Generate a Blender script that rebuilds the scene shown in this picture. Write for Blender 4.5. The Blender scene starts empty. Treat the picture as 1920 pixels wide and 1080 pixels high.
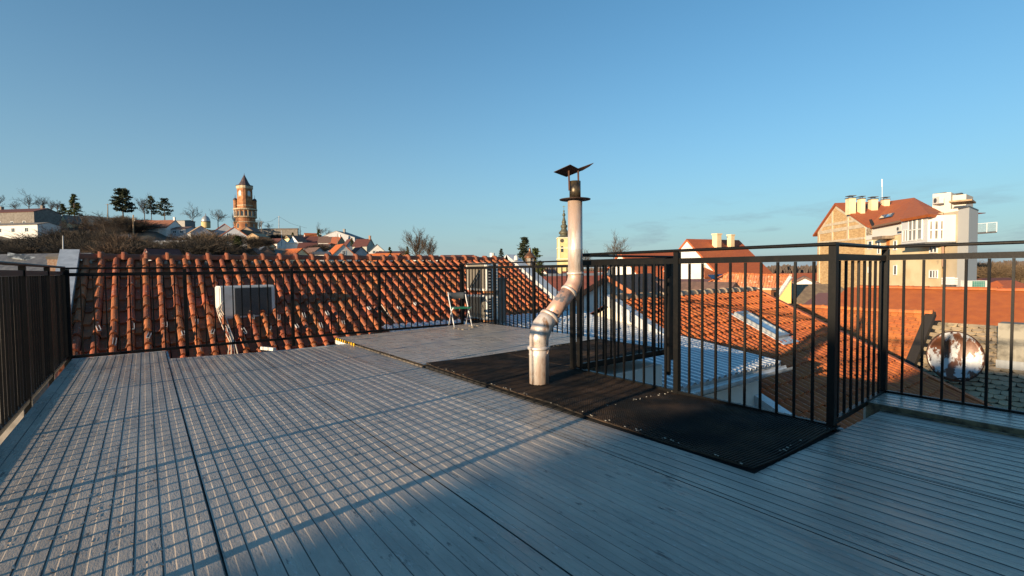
import bpy, bmesh, math, random
from mathutils import Vector, Matrix
from math import radians as rad, sin, cos, pi
random.seed(7)
SC = bpy.context.scene
COL = SC.collection
V = Vector

# ------------------------------------------------------------------ camera, world, sun
F = 928.0; PITCH = rad(2.16); ROLL = rad(.6); YAW = rad(36.6); EYE = 1.0
HAZ = YAW
_f0 = V((sin(YAW), cos(YAW), 0)); _r0 = V((cos(YAW), -sin(YAW), 0)); _u0 = V((0, 0, 1))
CF = _f0*cos(PITCH) - _u0*sin(PITCH)
_up = _u0*cos(PITCH) + _f0*sin(PITCH)
CR = _r0*cos(ROLL) - _up*sin(ROLL)
CU = _up*cos(ROLL) + _r0*sin(ROLL)
CC = V((0, 0, EYE))
cam_d = bpy.data.cameras.new('camera'); cam = bpy.data.objects.new('camera', cam_d); COL.objects.link(cam)
cam_d.sensor_width = 36; cam_d.lens = F/1920*36; cam_d.clip_start = .05; cam_d.clip_end = 9000
cam.matrix_world = Matrix(((CR.x, CU.x, -CF.x, 0), (CR.y, CU.y, -CF.y, 0), (CR.z, CU.z, -CF.z, EYE), (0, 0, 0, 1)))
SC.camera = cam
SUN_AZ = rad(10); SUN_EL = rad(9)
LD = V((cos(SUN_AZ)*cos(SUN_EL), sin(SUN_AZ)*cos(SUN_EL), -sin(SUN_EL)))   # direction the light travels
w = bpy.data.worlds.new('World'); SC.world = w; w.use_nodes = True
nt = w.node_tree; nt.nodes.clear()
out = nt.nodes.new('ShaderNodeOutputWorld'); bg = nt.nodes.new('ShaderNodeBackground')
sky = nt.nodes.new('ShaderNodeTexSky'); sky.sky_type = 'NISHITA'; sky.sun_disc = False
sky.sun_elevation = SUN_EL; sky.sun_rotation = math.atan2(-LD.x, -LD.y)
sky.altitude = 100; sky.air_density = 1.0; sky.dust_density = 0; sky.ozone_density = 4.2
bg.inputs['Strength'].default_value = .102
def WN(k, **kw):
    n = nt.nodes.new(k)
    for a, b in kw.items(): setattr(n, a, b)
    return n
tci = WN('ShaderNodeTexCoord'); sx = WN('ShaderNodeSeparateXYZ'); nt.links.new(tci.outputs['Generated'], sx.inputs[0])
def wmath(op, a, b=None):
    n = WN('ShaderNodeMath', operation=op)
    for i, q in enumerate((a, b)):
        if q is None: continue
        if isinstance(q, (int, float)): n.inputs[i].default_value = q
        else: nt.links.new(q, n.inputs[i])
    return n.outputs[0]
def wmix(f, a, b, mode='MIX'):
    n = WN('ShaderNodeMix', data_type='RGBA', blend_type=mode)
    for i, q in ((0, f), (6, a), (7, b)):
        if isinstance(q, (int, float)): n.inputs[i].default_value = q
        elif isinstance(q, tuple): n.inputs[i].default_value = q
        else: nt.links.new(q, n.inputs[i])
    return n.outputs[2]
elev = wmath('MAXIMUM', sx.outputs[2], 0.0)
tint = wmix(1.0, sky.outputs[0], (.74, 1.22, 1.12, 1), 'MULTIPLY')
hz = wmath('MULTIPLY', wmath('POWER', 2.718, wmath('DIVIDE', elev, -.24)), .95)          # winter haze along the horizon
hazy = wmix(hz, tint, (2.2, 2.62, 2.92, 1))
cm = WN('ShaderNodeMapping'); cm.inputs['Scale'].default_value = (1, 1, 5.5); nt.links.new(tci.outputs['Generated'], cm.inputs[0])
cn = WN('ShaderNodeTexNoise'); cn.inputs['Scale'].default_value = 9; cn.inputs['Detail'].default_value = 7; cn.inputs['Roughness'].default_value = .6
nt.links.new(cm.outputs[0], cn.inputs['Vector'])
cr = WN('ShaderNodeMapRange'); cr.inputs[1].default_value = .50; cr.inputs[2].default_value = .68; nt.links.new(cn.outputs['Fac'], cr.inputs[0])
cb = WN('ShaderNodeMapRange'); cb.inputs[1].default_value = .14; cb.inputs[2].default_value = .05; nt.links.new(sx.outputs[2], cb.inputs[0])
cx = WN('ShaderNodeMapRange'); cx.inputs[1].default_value = .45; cx.inputs[2].default_value = .8; nt.links.new(sx.outputs[0], cx.inputs[0])
cloud = wmath('MULTIPLY', wmath('MULTIPLY', cr.outputs[0], cb.outputs[0]), wmath('MULTIPLY', cx.outputs[0], .5))
final = wmix(cloud, hazy, (1.35, 1.7, 2.1, 1))
nt.links.new(final, bg.inputs[0]); nt.links.new(bg.outputs[0], out.inputs[0])
sl = bpy.data.lights.new('sun', 'SUN'); sl.energy = 5; sl.angle = rad(.5); sl.color = (1.0, .77, .51)
so = bpy.data.objects.new('sun', sl); COL.objects.link(so)
so.rotation_euler = LD.to_track_quat('-Z', 'Y').to_euler()
SC.view_settings.view_transform = 'Standard'; SC.view_settings.look = 'None'
SC.view_settings.exposure = .86; SC.view_settings.gamma = 1

# ------------------------------------------------------------------ pixel (1920x1080) -> place
def ray(x, y): return CR*((x-960)/F) - CU*((y-540)/F) + CF
def at(x, y, d): return CC + ray(x, y)*d
def onu(x, y, u): r = ray(x, y); return CC + r*(u/r.x)
def onv(x, y, v): r = ray(x, y); return CC + r*(v/r.y)
def onz(x, y, z=0): r = ray(x, y); return CC + r*((z-EYE)/r.z)
def flat(d, xr): return V((_f0.x*d+_r0.x*xr, _f0.y*d+_r0.y*xr, 0))
class Slope:
    """roof plane: p0 a point, wd horizontal ridge direction, dn horizontal downhill direction, sl = drop per metre"""
    def __init__(s, p0, wd, dn, sl):
        s.p0 = V(p0); s.w = V((wd[0], wd[1], 0)).normalized(); d = V((dn[0], dn[1], 0)).normalized()
        s.d = V((d.x, d.y, -sl)).normalized(); s.n = s.w.cross(s.d)
        if s.n.z < 0: s.n = -s.n
        s.n.normalize()
    def un(s, x, y):
        r = ray(x, y); return CC + r*((s.p0-CC).dot(s.n)/r.dot(s.n))
    def ab(s, p): q = V(p)-s.p0; return (q.dot(s.w), q.dot(s.d))
    def pt(s, a, b, h=0): return s.p0 + s.w*a + s.d*b + s.n*h

# ------------------------------------------------------------------ materials
MATS = {}
def M(name, base, rough=.6, metal=0, var=None, scale=3, lo=.4, hi=.6, bump=0, bscale=40, stretch=(1, 1, 1),
      island=0, spots=None, spots2=None, spec=.5, detail=6, emit=None, rot=(0, 0, 0), trans=0, rvar=0):
    if name in MATS: return MATS[name]
    m = bpy.data.materials.new(name); m.use_nodes = True; MATS[name] = m
    t = m.node_tree; b = t.nodes['Principled BSDF']; L = t.links
    def N(k): return t.nodes.new(k)
    b.inputs['Roughness'].default_value = rough; b.inputs['Metallic'].default_value = metal
    b.inputs['Specular IOR Level'].default_value = spec
    tc = N('ShaderNodeTexCoord'); mp = N('ShaderNodeMapping'); mp.inputs['Scale'].default_value = stretch
    mp.inputs['Rotation'].default_value = rot
    L.new(tc.outputs['Object'], mp.inputs[0])
    def rgb(c):
        n = N('ShaderNodeRGB'); n.outputs[0].default_value = (*c, 1); return n.outputs[0]
    def noise(sc, det=detail, off=0):
        n = N('ShaderNodeTexNoise'); n.inputs['Scale'].default_value = sc; n.inputs['Detail'].default_value = det
        n.inputs['Roughness'].default_value = .62
        if off:
            a = N('ShaderNodeVectorMath'); a.operation = 'ADD'; a.inputs[1].default_value = (off, off*.7, off*1.3)
            L.new(mp.outputs[0], a.inputs[0]); L.new(a.outputs[0], n.inputs['Vector'])
        else: L.new(mp.outputs[0], n.inputs['Vector'])
        return n.outputs['Fac']
    def ramp(s, a, c):
        r = N('ShaderNodeMapRange'); r.inputs[1].default_value = a; r.inputs[2].default_value = c
        L.new(s, r.inputs[0]); return r.outputs[0]
    def mix(f, a, c, mode='MIX'):
        x = N('ShaderNodeMix'); x.data_type = 'RGBA'; x.blend_type = mode
        if isinstance(f, float): x.inputs[0].default_value = f
        else: L.new(f, x.inputs[0])
        L.new(a, x.inputs[6]); L.new(c, x.inputs[7]); return x.outputs[2]
    c = rgb(base)
    if var: c = mix(ramp(noise(scale), lo, hi), c, rgb(var))
    if island:
        g = N('ShaderNodeNewGeometry'); hs = N('ShaderNodeHueSaturation')
        r = N('ShaderNodeMapRange'); r.inputs[3].default_value = 1-island; r.inputs[4].default_value = 1+island*.8
        L.new(g.outputs['Random Per Island'], r.inputs[0]); L.new(r.outputs[0], hs.inputs['Value'])
        r2 = N('ShaderNodeMapRange'); r2.inputs[3].default_value = .5-island*.022; r2.inputs[4].default_value = .5+island*.022
        w1 = N('ShaderNodeMath'); w1.operation = 'FRACT'; w2 = N('ShaderNodeMath'); w2.operation = 'MULTIPLY'; w2.inputs[1].default_value = 7.31
        L.new(g.outputs['Random Per Island'], w2.inputs[0]); L.new(w2.outputs[0], w1.inputs[0]); L.new(w1.outputs[0], r2.inputs[0])
        L.new(r2.outputs[0], hs.inputs['Hue']); L.new(c, hs.inputs['Color']); c = hs.outputs[0]
    for k, sp in enumerate((spots, spots2)):
        if sp: c = mix(ramp(noise(sp[1], 5, 13.7+9*k), sp[2], sp[3]), c, rgb(sp[0]))
    L.new(c, b.inputs['Base Color'])
    if rvar:
        q = N('ShaderNodeMapRange'); q.inputs[1].default_value = .3; q.inputs[2].default_value = .7; q.inputs[3].default_value = rough-rvar; q.inputs[4].default_value = rough+rvar
        L.new(noise(scale*.6, 4, 31), q.inputs[0]); L.new(q.outputs[0], b.inputs['Roughness'])
    if bump:
        bn = N('ShaderNodeBump'); bn.inputs['Strength'].default_value = bump; bn.inputs['Distance'].default_value = .02
        L.new(noise(bscale), bn.inputs['Height']); L.new(bn.outputs[0], b.inputs['Normal'])
    if emit: b.inputs['Emission Color'].default_value = (*emit, 1); b.inputs['Emission Strength'].default_value = 1
    if trans: b.inputs['Transmission Weight'].default_value = trans
    return m

black_paint = M('black_paint', (.005, .005, .005), .45, 0, (.013, .011, .009), 9, .5, .75, .04, 60, spec=.2)
deck_m = M('deck_paint', (.48, .405, .33), .29, 0, (.28, .245, .21), 3, .34, .72, .2, 60, (2.2, .55, 1),
           spots=((.10, .09, .08), 13, .62, .70), spots2=((.52, .49, .45), 24, .62, .74), spec=.5, rvar=.14)
groove_m = M('groove_dirt_shade', (.05, .045, .04), .8, 0, (.16, .145, .13), 3, .4, .7, stretch=(2, .6, 1))  # dirt and painted shade for the rib sides turned from the sun
deck_edge = M('deck_edge', (.55, .56, .56), .5, 0, (.3, .3, .3), 8)
flash_m = M('zinc_sheet', (.62, .64, .65), .4, .2, (.42, .44, .45), 6, .4, .7, .1, 20)
rubber = M('black_mesh', (.012, .011, .010), .7, 0, (.06, .038, .024), 2.2, .42, .62, spec=.25)  # brown patches paint the sunlit tint of the mesh
dark_void = M('soot_sheet', (.012, .011, .01), .9)
steel = M('galvanised_pipe', (.64, .58, .53), .46, .35, (.52, .38, .30), 6, .44, .60, .35, 14, (1, 1, .3),
          spots=((.30, .16, .08), 8, .59, .68), spots2=((.30, .29, .29), 7, .64, .74))
pink_steel = M('flaking_pipe_paint', (.50, .30, .22), .45, .3, (.60, .42, .34), 6, .4, .6, .2, 14,
               spots=((.20, .20, .21), 8, .60, .64), spots2=((.45, .2, .05), 5, .68, .74))
soot_steel = M('sooty_steel', (.16, .12, .07), .4, .7, (.04, .035, .03), 14, .4, .6)
rust = M('rusty_plate', (.035, .022, .018), .7, .3, (.09, .04, .025), 9)
terra = M('old_roof_tile', (.37, .105, .036), .75, 0, (.20, .062, .028), 6, .42, .7, .35, 50, island=.38,
          spots=((.46, .41, .34), 24, .615, .70), spots2=((.05, .04, .035), 9, .60, .75))
terra_ridge = M('old_ridge_tile', (.30, .085, .035), .8, 0, (.16, .07, .04), 8, .4, .7, .3, 40, island=.2, spots=((.4, .34, .25), 20, .64, .74))
mortar = M('ridge_mortar', (.30, .26, .20), .9, 0, (.25, .2, .15), 20, .4, .65, .6, 40)
terra2 = M('orange_roof_tile', (.49, .135, .033), .65, 0, (.34, .088, .028), 4, .4, .7, .2, 40, island=.16, spots=((.22, .09, .05), 3, .62, .78))
terra3 = M('flat_roof_tile', (.54, .18, .05), .7, 0, (.46, .14, .042), 2, .4, .6, .15, 40, island=.14)
hexm = M('mossy_stone_tile', (.34, .27, .18), .85, 0, (.46, .35, .21), 1.5, .4, .65, .5, 30, island=.3, spots=((.09, .085, .075), 2.2, .56, .72))
red_roof = M('red_roof', (.40, .105, .032), .7, 0, (.32, .078, .026), 2.5, .35, .7, .25, 18, (1, 1, 6))
orange_roof = M('bright_orange_roof', (.50, .135, .028), .7, 0, (.40, .10, .025), 3, .35, .65, .5, 45)
maroon_roof = M('maroon_roof', (.13, .042, .032), .75, 0, (.09, .035, .03), 3, .4, .6, .2, 20)
brown_roof = M('brown_roof', (.12, .075, .06), .8, 0, (.19, .11, .085), 3, .4, .65, .3, 16)
slate_roof = M('slate_roof', (.07, .07, .075), .5, 0, (.13, .13, .13), 4, .4, .65, .2, 20)
tan_roof = M('tan_roof', (.42, .29, .17), .8, 0, (.3, .2, .12), 3)
white_w = M('white_render', (.72, .70, .66), .85, 0, (.58, .56, .51), 1.2, .4, .7, .1, 30)
cream_w = M('cream_render', (.74, .60, .38), .88, 0, (.62, .48, .28), .6, .4, .62, .12, 30, spots=((.36, .27, .17), .9, .64, .76))
yellow_w = M('yellow_render', (.66, .42, .15), .85, 0, (.58, .4, .15), 2)
grey_w = M('grey_render', (.42, .43, .45), .85, 0, (.34, .35, .37), 1.5)
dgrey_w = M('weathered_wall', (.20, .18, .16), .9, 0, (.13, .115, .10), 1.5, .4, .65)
brick_w = M('pale_brick', (.62, .42, .20), .9, 0, (.45, .27, .12), 1.1, .4, .62, .3, 30, (1.6, 1.6, 8), spots=((.62, .46, .26), 1.4, .56, .7))
band_m = M('concrete_band', (.62, .52, .38), .9, 0, (.52, .43, .31), 2)
tower_brick = M('tower_brick', (.24, .092, .04), .85, 0, (.42, .20, .085), .5, .42, .62, .2, 6)
tower_stone = M('tower_stone', (.52, .42, .29), .85, 0, (.38, .27, .17), .6)
tower_slate = M('tower_slate', (.045, .035, .04), .6, 0, (.08, .05, .05), .6)
glass_m = M('window_glass', (.03, .04, .05), .08, 0, spec=.8)
sky_glass = M('skylight_glass', (.30, .42, .52), .06, .3, spec=1)
frame_w = M('white_frame', (.75, .74, .72), .5)
plastic_w = M('off_white_casing', (.66, .65, .61), .45, 0, (.5, .48, .44), 7, .45, .75)
grille_m = M('grey_grille', (.045, .045, .045), .6, 0, (.10, .10, .10), 40, stretch=(1, 1, 8))
coil_m = M('coil_dark', (.015, .015, .018), .5)
wood_m = M('wood_grey', (.26, .20, .14), .85, 0, (.16, .12, .09), 5, stretch=(1, 1, .3))
bark = M('tree_bark', (.075, .055, .042), .9, 0, (.12, .09, .065), 3)
twig_m = M('twigs', (.075, .056, .042), .9, 0, (.11, .082, .058), 3)
twig_r = M('reddish_twigs', (.075, .046, .028), .9, 0, (.11, .07, .042), 2)
needle = M('needles', (.022, .035, .018), .8, 0, (.05, .06, .025), .6, .4, .65)
leafg = M('evergreen_leaves', (.045, .07, .02), .7, 0, (.10, .11, .03), .8, .4, .65)
soil = M('hill_soil', (.05, .042, .03), .95, 0, (.09, .072, .048), .08, .4, .65, .6, .6, spots=((.035, .045, .02), .06, .5, .65))
ground_m = M('town_ground', (.11, .10, .085), .95, 0, (.16, .13, .10), .03, .4, .65)
woods_m = M('far_woods', (.105, .08, .064), .95, 0, (.135, .10, .08), .02, .4, .65)
brass = M('aged_brass', (.18, .08, .045), .4, .6, (.25, .12, .06), 10)
lamp_glass = M('lamp_glass', (.55, .5, .42), .15, 0, trans=.6)
green_pl = M('green_plastic', (.02, .17, .10), .4)
grey_pl = M('grey_plastic', (.07, .08, .09), .5)
cable_w = M('pale_cable', (.6, .5, .4), .6)
yellow_t = M('yellow_tape', (.75, .42, .02), .5)
green_net = M('green_panel', (.05, .19, .16), .4, 0, (.08, .24, .2), 4)
copper_g = M('copper_roof_green', (.07, .075, .055), .55, .2, (.11, .10, .06), .8)
gold = M('gilded', (.7, .5, .12), .3, .9)
solar = M('solar_panel', (.01, .02, .06), .15, .2)

# dish needs a rust map of its own
dish_m = M('enamel_with_rust', (.44, .45, .46), .4, .1, (.12, .04, .015), 4.2, .47, .52, .1, 20, (1, 1, .6), spots=((.035, .014, .01), 6, .56, .64))
# black mesh: warm brown patches in its colour stand for sunlit glints
# ------------------------------------------------------------------ mesh helpers
class MB:
    def __init__(s): s.v = []; s.f = []
    def add(s, vs, fs):
        o = len(s.v); s.v += [tuple(q) for q in vs]; s.f += [tuple(i+o for i in f) for f in fs]; return s
    def box(s, x0, y0, z0, x1, y1, z1):
        return s.add([(x0, y0, z0), (x1, y0, z0), (x1, y1, z0), (x0, y1, z0), (x0, y0, z1), (x1, y0, z1), (x1, y1, z1), (x0, y1, z1)],
                     [(3, 2, 1, 0), (4, 5, 6, 7), (0, 1, 5, 4), (1, 2, 6, 5), (2, 3, 7, 6), (3, 0, 4, 7)])
    def obox(s, o, ax, ay, az):
        o = V(o); ax = V(ax); ay = V(ay); az = V(az)
        return s.add([o, o+ax, o+ax+ay, o+ay, o+az, o+ax+az, o+ax+ay+az, o+ay+az],
                     [(3, 2, 1, 0), (4, 5, 6, 7), (0, 1, 5, 4), (1, 2, 6, 5), (2, 3, 7, 6), (3, 0, 4, 7)])
    def bar(s, a, b, w, h=None, up=(0, 0, 1)):
        """square bar from a to b, width w, height h, centred"""
        a = V(a); b = V(b); h = h or w; d = (b-a); up = V(up)
        if abs(d.normalized().dot(up)) > .98: up = V((1, 0, 0)) if abs(up.z) > .5 else V((0, 0, 1))
        sd = d.cross(up).normalized(); u2 = sd.cross(d).normalized()
        return s.obox(a-sd*w/2-u2*h/2, d, sd*w, u2*h)
    def tube(s, pts, r, n=10, cap=True):
        pts = [V(p) for p in pts]; rs = r if isinstance(r, (list, tuple)) else [r]*len(pts)
        o = len(s.v); prev = None
        for i, p in enumerate(pts):
            d = (pts[min(i+1, len(pts)-1)]-pts[max(i-1, 0)]).normalized()
            if prev is None: a = d.orthogonal().normalized()
            else:
                a = (prev-d*prev.dot(d)); a = a.normalized() if a.length > 1e-6 else d.orthogonal().normalized()
            prev = a; b = d.cross(a)
            for k in range(n):
                t = 2*pi*k/n; s.v.append(tuple(p+(a*cos(t)+b*sin(t))*rs[i]))
        for i in range(len(pts)-1):
            for k in range(n):
                k2 = (k+1) % n; s.f.append((o+i*n+k, o+i*n+k2, o+(i+1)*n+k2, o+(i+1)*n+k))
        if cap:
            s.f.append(tuple(o+k for k in range(n))[::-1]); s.f.append(tuple(o+(len(pts)-1)*n+k for k in range(n)))
        return s
    def lathe(s, c, prof, n=20, cap=True):
        c = V(c); o = len(s.v)
        for (r, z) in prof:
            for k in range(n):
                t = 2*pi*k/n; s.v.append((c.x+r*cos(t), c.y+r*sin(t), c.z+z))
        m = len(prof)
        for i in range(m-1):
            for k in range(n):
                k2 = (k+1) % n; s.f.append((o+i*n+k, o+i*n+k2, o+(i+1)*n+k2, o+(i+1)*n+k))
        if cap:
            s.f.append(tuple(o+k for k in range(n))[::-1]); s.f.append(tuple(o+(m-1)*n+k for k in range(n)))
        return s
    def slab(s, pts, th, dirv=None):
        """polygon given thickness th along dirv (default: away from its upper normal)"""
        pts = [V(p) for p in pts]; n = V((0, 0, 0))
        for i in range(len(pts)):
            a = pts[i]; b = pts[(i+1) % len(pts)]; n += a.cross(b)
        n.normalize()
        if dirv is None: dirv = -n if n.z > 0 else n
        q = [p+V(dirv)*th for p in pts]; k = len(pts)
        flip = n.dot(V(dirv)) > 0
        fs = [tuple(range(k)), tuple(range(2*k-1, k-1, -1))]+[(i, i+k, (i+1) % k+k, (i+1) % k) for i in range(k)]
        if flip: fs = [f[::-1] for f in fs]
        return s.add(pts+q, fs)
    def build(s, name, mat, parent=None, smooth=False, loc=None):
        me = bpy.data.meshes.new(name)
        if parent is not None and parent.type == 'EMPTY' or loc is not None:
            o3 = V(loc) if loc is not None else parent.matrix_basis.translation
            vs = [(x-o3.x, y-o3.y, z-o3.z) for x, y, z in s.v]
        else: o3 = V((0, 0, 0)); vs = s.v
        me.from_pydata(vs, [], s.f); me.validate(); me.update()
        for m in (mat if isinstance(mat, (list, tuple)) else [mat]): me.materials.append(m)
        if smooth: me.shade_smooth()
        o = bpy.data.objects.new(name, me); COL.objects.link(o)
        if parent is not None: o.parent = parent
        elif loc is not None: o.location = o3
        return o
def tag(o, label, cat, group=None):
    o['label'] = label; o['category'] = cat
    if group: o['group'] = group
    return o
def struct(o): o['kind'] = 'structure'; return o
def thing(name, label, cat, loc=(0, 0, 0), group=None):
    o = bpy.data.objects.new(name, None); COL.objects.link(o); o.location = loc; o.empty_display_size = .2
    return tag(o, label, cat, group)
def sub(mb, name, mat, parent, base, smooth=False):
    """part of a part: mesh data relative to the thing's base, which the part shares"""
    o = mb.build(name, mat, None, smooth, None)
    for vv in o.data.vertices: vv.co -= V(base)
    o.parent = parent; return o

# ------------------------------------------------------------------ ground, hill, far woods
struct(MB().add([(-4000, -4000, -9), (4000, -4000, -9), (4000, 4000, -9), (-4000, 4000, -9)], [(0, 1, 2, 3)]).build('ground', ground_m))
def lerp(tab, x):
    if x <= tab[0][0]: return tab[0][1]
    for (a, b), (c, d) in zip(tab, tab[1:]):
        if x <= c: return b+(d-b)*(x-a)/(c-a)
    return tab[-1][1]
SKYL = [(-400, 405), (0, 402), (100, 402), (200, 406), (300, 412), (370, 424), (440, 432), (500, 428), (560, 436), (640, 450), (700, 464), (760, 478), (830, 488), (900, 496), (1000, 504)]
DSK = [(-400, 235), (100, 235), (300, 245), (380, 300), (450, 345), (700, 330), (900, 380)]
def hor(px): return 505-.0103*(px-960)
def hill_z(px, d):
    D = lerp(DSK, px); zs = EYE+(hor(px)-lerp(SKYL, px))/F*D
    if d <= 75: return -9.6
    if d <= D:
        t = (d-75)/(D-75); return -9.6+(zs+9.6)*(t**.85)
    return zs-(d-D)*.08
mb = MB(); pxs = list(range(-500, 1001, 20)); ds = [70, 85, 100, 115, 130, 150, 170, 190, 210, 235, 260, 290, 320, 345, 380, 450, 600]
for d in ds:
    for px in pxs:
        p = CC+(at(px, 540, 1)-CC)*d
        j = random.uniform(-.5, .5) if d > 80 else 0
        mb.v.append((p.x, p.y, hill_z(px, d)+j))
n = len(pxs)
for i in range(len(ds)-1):
    for k in range(n-1): mb.f.append((i*n+k, i*n+k+1, (i+1)*n+k+1, (i+1)*n+k))
struct(mb.build('hill', soil, smooth=True))
mb = MB()
for i in range(7000):
    px = random.uniform(640, 2350); d = random.uniform(430, 620)
    p = CC+(at(px, 540, 1)-CC)*d; p.z = -9.2
    h = random.uniform(7, 12.5)+1.5*sin(px*.021)+1.2*sin(px*.057); wd = random.uniform(.15, .5); ln = random.uniform(-1.2, 1.2)
    r = _r0
    for q in range(3):
        ln = random.uniform(-1.6, 1.6); hq = h*random.uniform(.8, 1.02); w2 = random.uniform(.3, 1.1)
        mb.add([p-r*.12, p+r*.12, p+r*(ln*.7+w2)+V((0, 0, hq*.72)), p+r*(ln+w2*.5)+V((0, 0, hq)), p+r*(ln-w2*.5)+V((0, 0, hq*.97)), p+r*(ln*.7-w2)+V((0, 0, hq*.7))], [(0, 1, 2, 3, 4, 5)])
o = mb.build('far_woods', woods_m); o['kind'] = 'stuff'
tag(o, 'distant leafless brown woodland along the flat horizon', 'woods')

# ------------------------------------------------------------------ tiles
def inpoly(x, y, P):
    c = False; j = len(P)-1
    for i in range(len(P)):
        if (P[i][1] > y) != (P[j][1] > y) and x < (P[j][0]-P[i][0])*(y-P[i][1])/(P[j][1]-P[i][1])+P[i][0]: c = not c
        j = i
    return c
def tiles(mb, S, P, cw, rl, prof, nseg=6, lip=.025, jit=.004, rnd=0, stag=False, a0=None, sag=0):
    """overlapping tiles over polygon P [(a,b)] of slope S"""
    amin = min(p[0] for p in P); amax = max(p[0] for p in P); bmin = min(p[1] for p in P); bmax = max(p[1] for p in P)
    if a0 is not None: amin = a0
    nr = int((bmax-bmin)/rl)+1; nc = int((amax-amin)/cw)+2
    for i in range(nr):
        b0 = bmin+i*rl; off = -cw/2 if stag and i % 2 else 0
        for k in range(nc):
            a = amin+k*cw+off
            if not inpoly(a+cw/2, b0+rl/2, P): continue
            j = random.uniform(-jit, jit); jb = random.uniform(-jit, jit)*2; tw = random.uniform(-jit, jit)
            g = cw*.97; vs = []
            for r in range(3):
                for q in range(nseg+1):
                    t = q/nseg; e = rnd*(2*t-1)**2*rl
                    if r == 0: bb = b0; h = prof(t)*.96-.004
                    elif r == 1: bb = b0+rl*1.05+jb-e; h = prof(t)+lip+j
                    else: bb = b0+rl*1.05+jb-e; h = prof(t)-.012+j
                    vs.append(S.pt(a+g*t+tw*(r > 0), bb, h+sag*(sin(a*.9+.7)*sin(bb*1.1+.4)+.5*sin(a*2.3+bb*1.7))))
            m = nseg+1; fs = []
            for r in range(2):
                for q in range(nseg): fs.append((r*m+q+1, r*m+q, (r+1)*m+q, (r+1)*m+q+1))
            mb.add(vs, fs)
def barrel(t):      # flat pan, then a tall round cover
    x = (t-.42)/.58
    return .012 if x <= 0 else .012+.072*min(1, x/.26, (1-x)/.24+.02)+.008*sin(pi*x)
def wave(t): return .028+.03*sin(2*pi*t-.6)
def flatp(t): return 0.0

def ridge_caps(mb, a, b, L, r0, r1, n=7, mort=None):
    a = V(a); b = V(b); d = (b-a).normalized(); sd = d.cross(V((0, 0, 1))).normalized(); k = int((b-a).length/L)
    for i in range(k):
        p = a+d*(L*i)+V((0, 0, random.uniform(-.008, .008))); q = p+d*(L*1.06); vs = []
        for (c, r) in ((p, r0), (p+d*.075, r0*.95), (p+d*.09, r1), (q, r1*.93)):
            for j in range(n+1):
                t = pi*j/n; vs.append(c+sd*cos(t)*r+V((0, 0, 1))*sin(t)*r)
        m = n+1
        mb.add(vs, [(z*m+j, z*m+j+1, (z+1)*m+j+1, (z+1)*m+j) for z in range(3) for j in range(n)]+[tuple(range(n, -1, -1))])
        if mort:
            for s in (-1, 1):
                for kk in range(2):
                    w_ = random.uniform(.018, .042); c = p+sd*s*(r0*.95+random.uniform(0, .04))+d*random.uniform(0, L)
                    mort.lathe(c-V((0, 0, .08)), [(w_, -.03), (w_*1.1, .02), (w_*.7, .045), (w_*.2, .055)], 6)

# ------------------------------------------------------------------ terrace
RH = .0016; PER = .0818
def ribs(u0, u1, seams=()):
    """profile across the boards: [(u, z)]"""
    pr = []; u = u0; 
    while u < u1-.001:
        pr += [(u, -RH), (u+.031, -RH), (u+.0345, 0), (u+.0745, 0), (u+.0795, -RH)]; u += PER
    pr = [p for p in pr if p[0] < u1]+[(u1, -RH)]
    for s_ in seams:
        pr = [p for p in pr if abs(p[0]-s_) > .012]+[(s_-.011, -.001), (s_-.004, -.001), (s_-.0035, -.014), (s_+.0035, -.014), (s_+.004, -.001), (s_+.011, -.001)]
    return sorted(pr)
def zmain(u, v): return -.009*max(0, v-1.5)*min(1, max(0, (u-.19)/1.7))
DIRT_SHADE = {}
def deck_part(mb, pr, vs, zf, swap=False, zs=1):
    o = len(mb.v); m = len(vs); pr = [(a, b*zs) for a, b in pr]
    for (u, z) in pr:
        for v in vs: mb.v.append((u, v, zf(u, v)+z) if not swap else (v, u, zf(v, u)+z))
    for i in range(len(pr)-1):
        for k in range(m-1):
            f = (o+i*m+k, o+(i+1)*m+k, o+(i+1)*m+k+1, o+i*m+k+1); mb.f.append(f if not swap else f[::-1])
            if abs(pr[i+1][1]-pr[i][1]) > .0005 and pr[i+1][0]-pr[i][0] < .006 and pr[i][0] > 1.99 and not swap: DIRT_SHADE.setdefault(id(mb), []).append(len(mb.f)-1)  # both rib sides darkened on the mostly shaded right part
            elif (pr[i+1][1] < pr[i][1]-.0005 and pr[i+1][0]-pr[i][0] < .006) or abs(pr[i][1]+.014*zs) < .0005: DIRT_SHADE.setdefault(id(mb), []).append(len(mb.f)-1)
mb = MB()
deck_part(mb, ribs(-.71, .187), [-2.5, 1.5, 4, 7.72], lambda u, v: 0.001)
deck_part(mb, ribs(.193, 2.34, (1.09, 1.99)), [-2.5, 1.5, 3, 4.74, 7.02], zmain)
deck_part(mb, ribs(2.34, 4.03, (2.89, 3.79)), [-2.5, 1.2], lambda u, v: 0)
# curls of peeling paint along the ribs
for i in range(240):
    k = random.choice([2, 3, 4, 5, 5, 6, 6, 7, 7, 8]); u = -.71+k*PER+random.choice((.034, .077))+random.uniform(-.006, .006)
    v = random.choice((random.uniform(1.9, 3.2), random.uniform(3.0, 6.2)))
    l = random.uniform(.008, .035); h = random.uniform(.001, .004); w_ = random.uniform(.005, .012)
    a = random.uniform(-.5, .5)
    dv = V((sin(a)*l, cos(a)*l, 0)); p = V((u, v, .002))
    mb.add([p, p+dv, p+dv+V((-w_*.6, 0, h*random.uniform(.6, 1))), p+V((-w_, 0, h*random.uniform(.4, 1)))], [(0, 1, 2, 3)])
def dirt_shade(mb, o):
    for i in DIRT_SHADE.get(id(mb), []): o.data.polygons[i].material_index = 1
    return o
struct(dirt_shade(mb, mb.build('deck', [deck_m, groove_m])))
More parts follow.
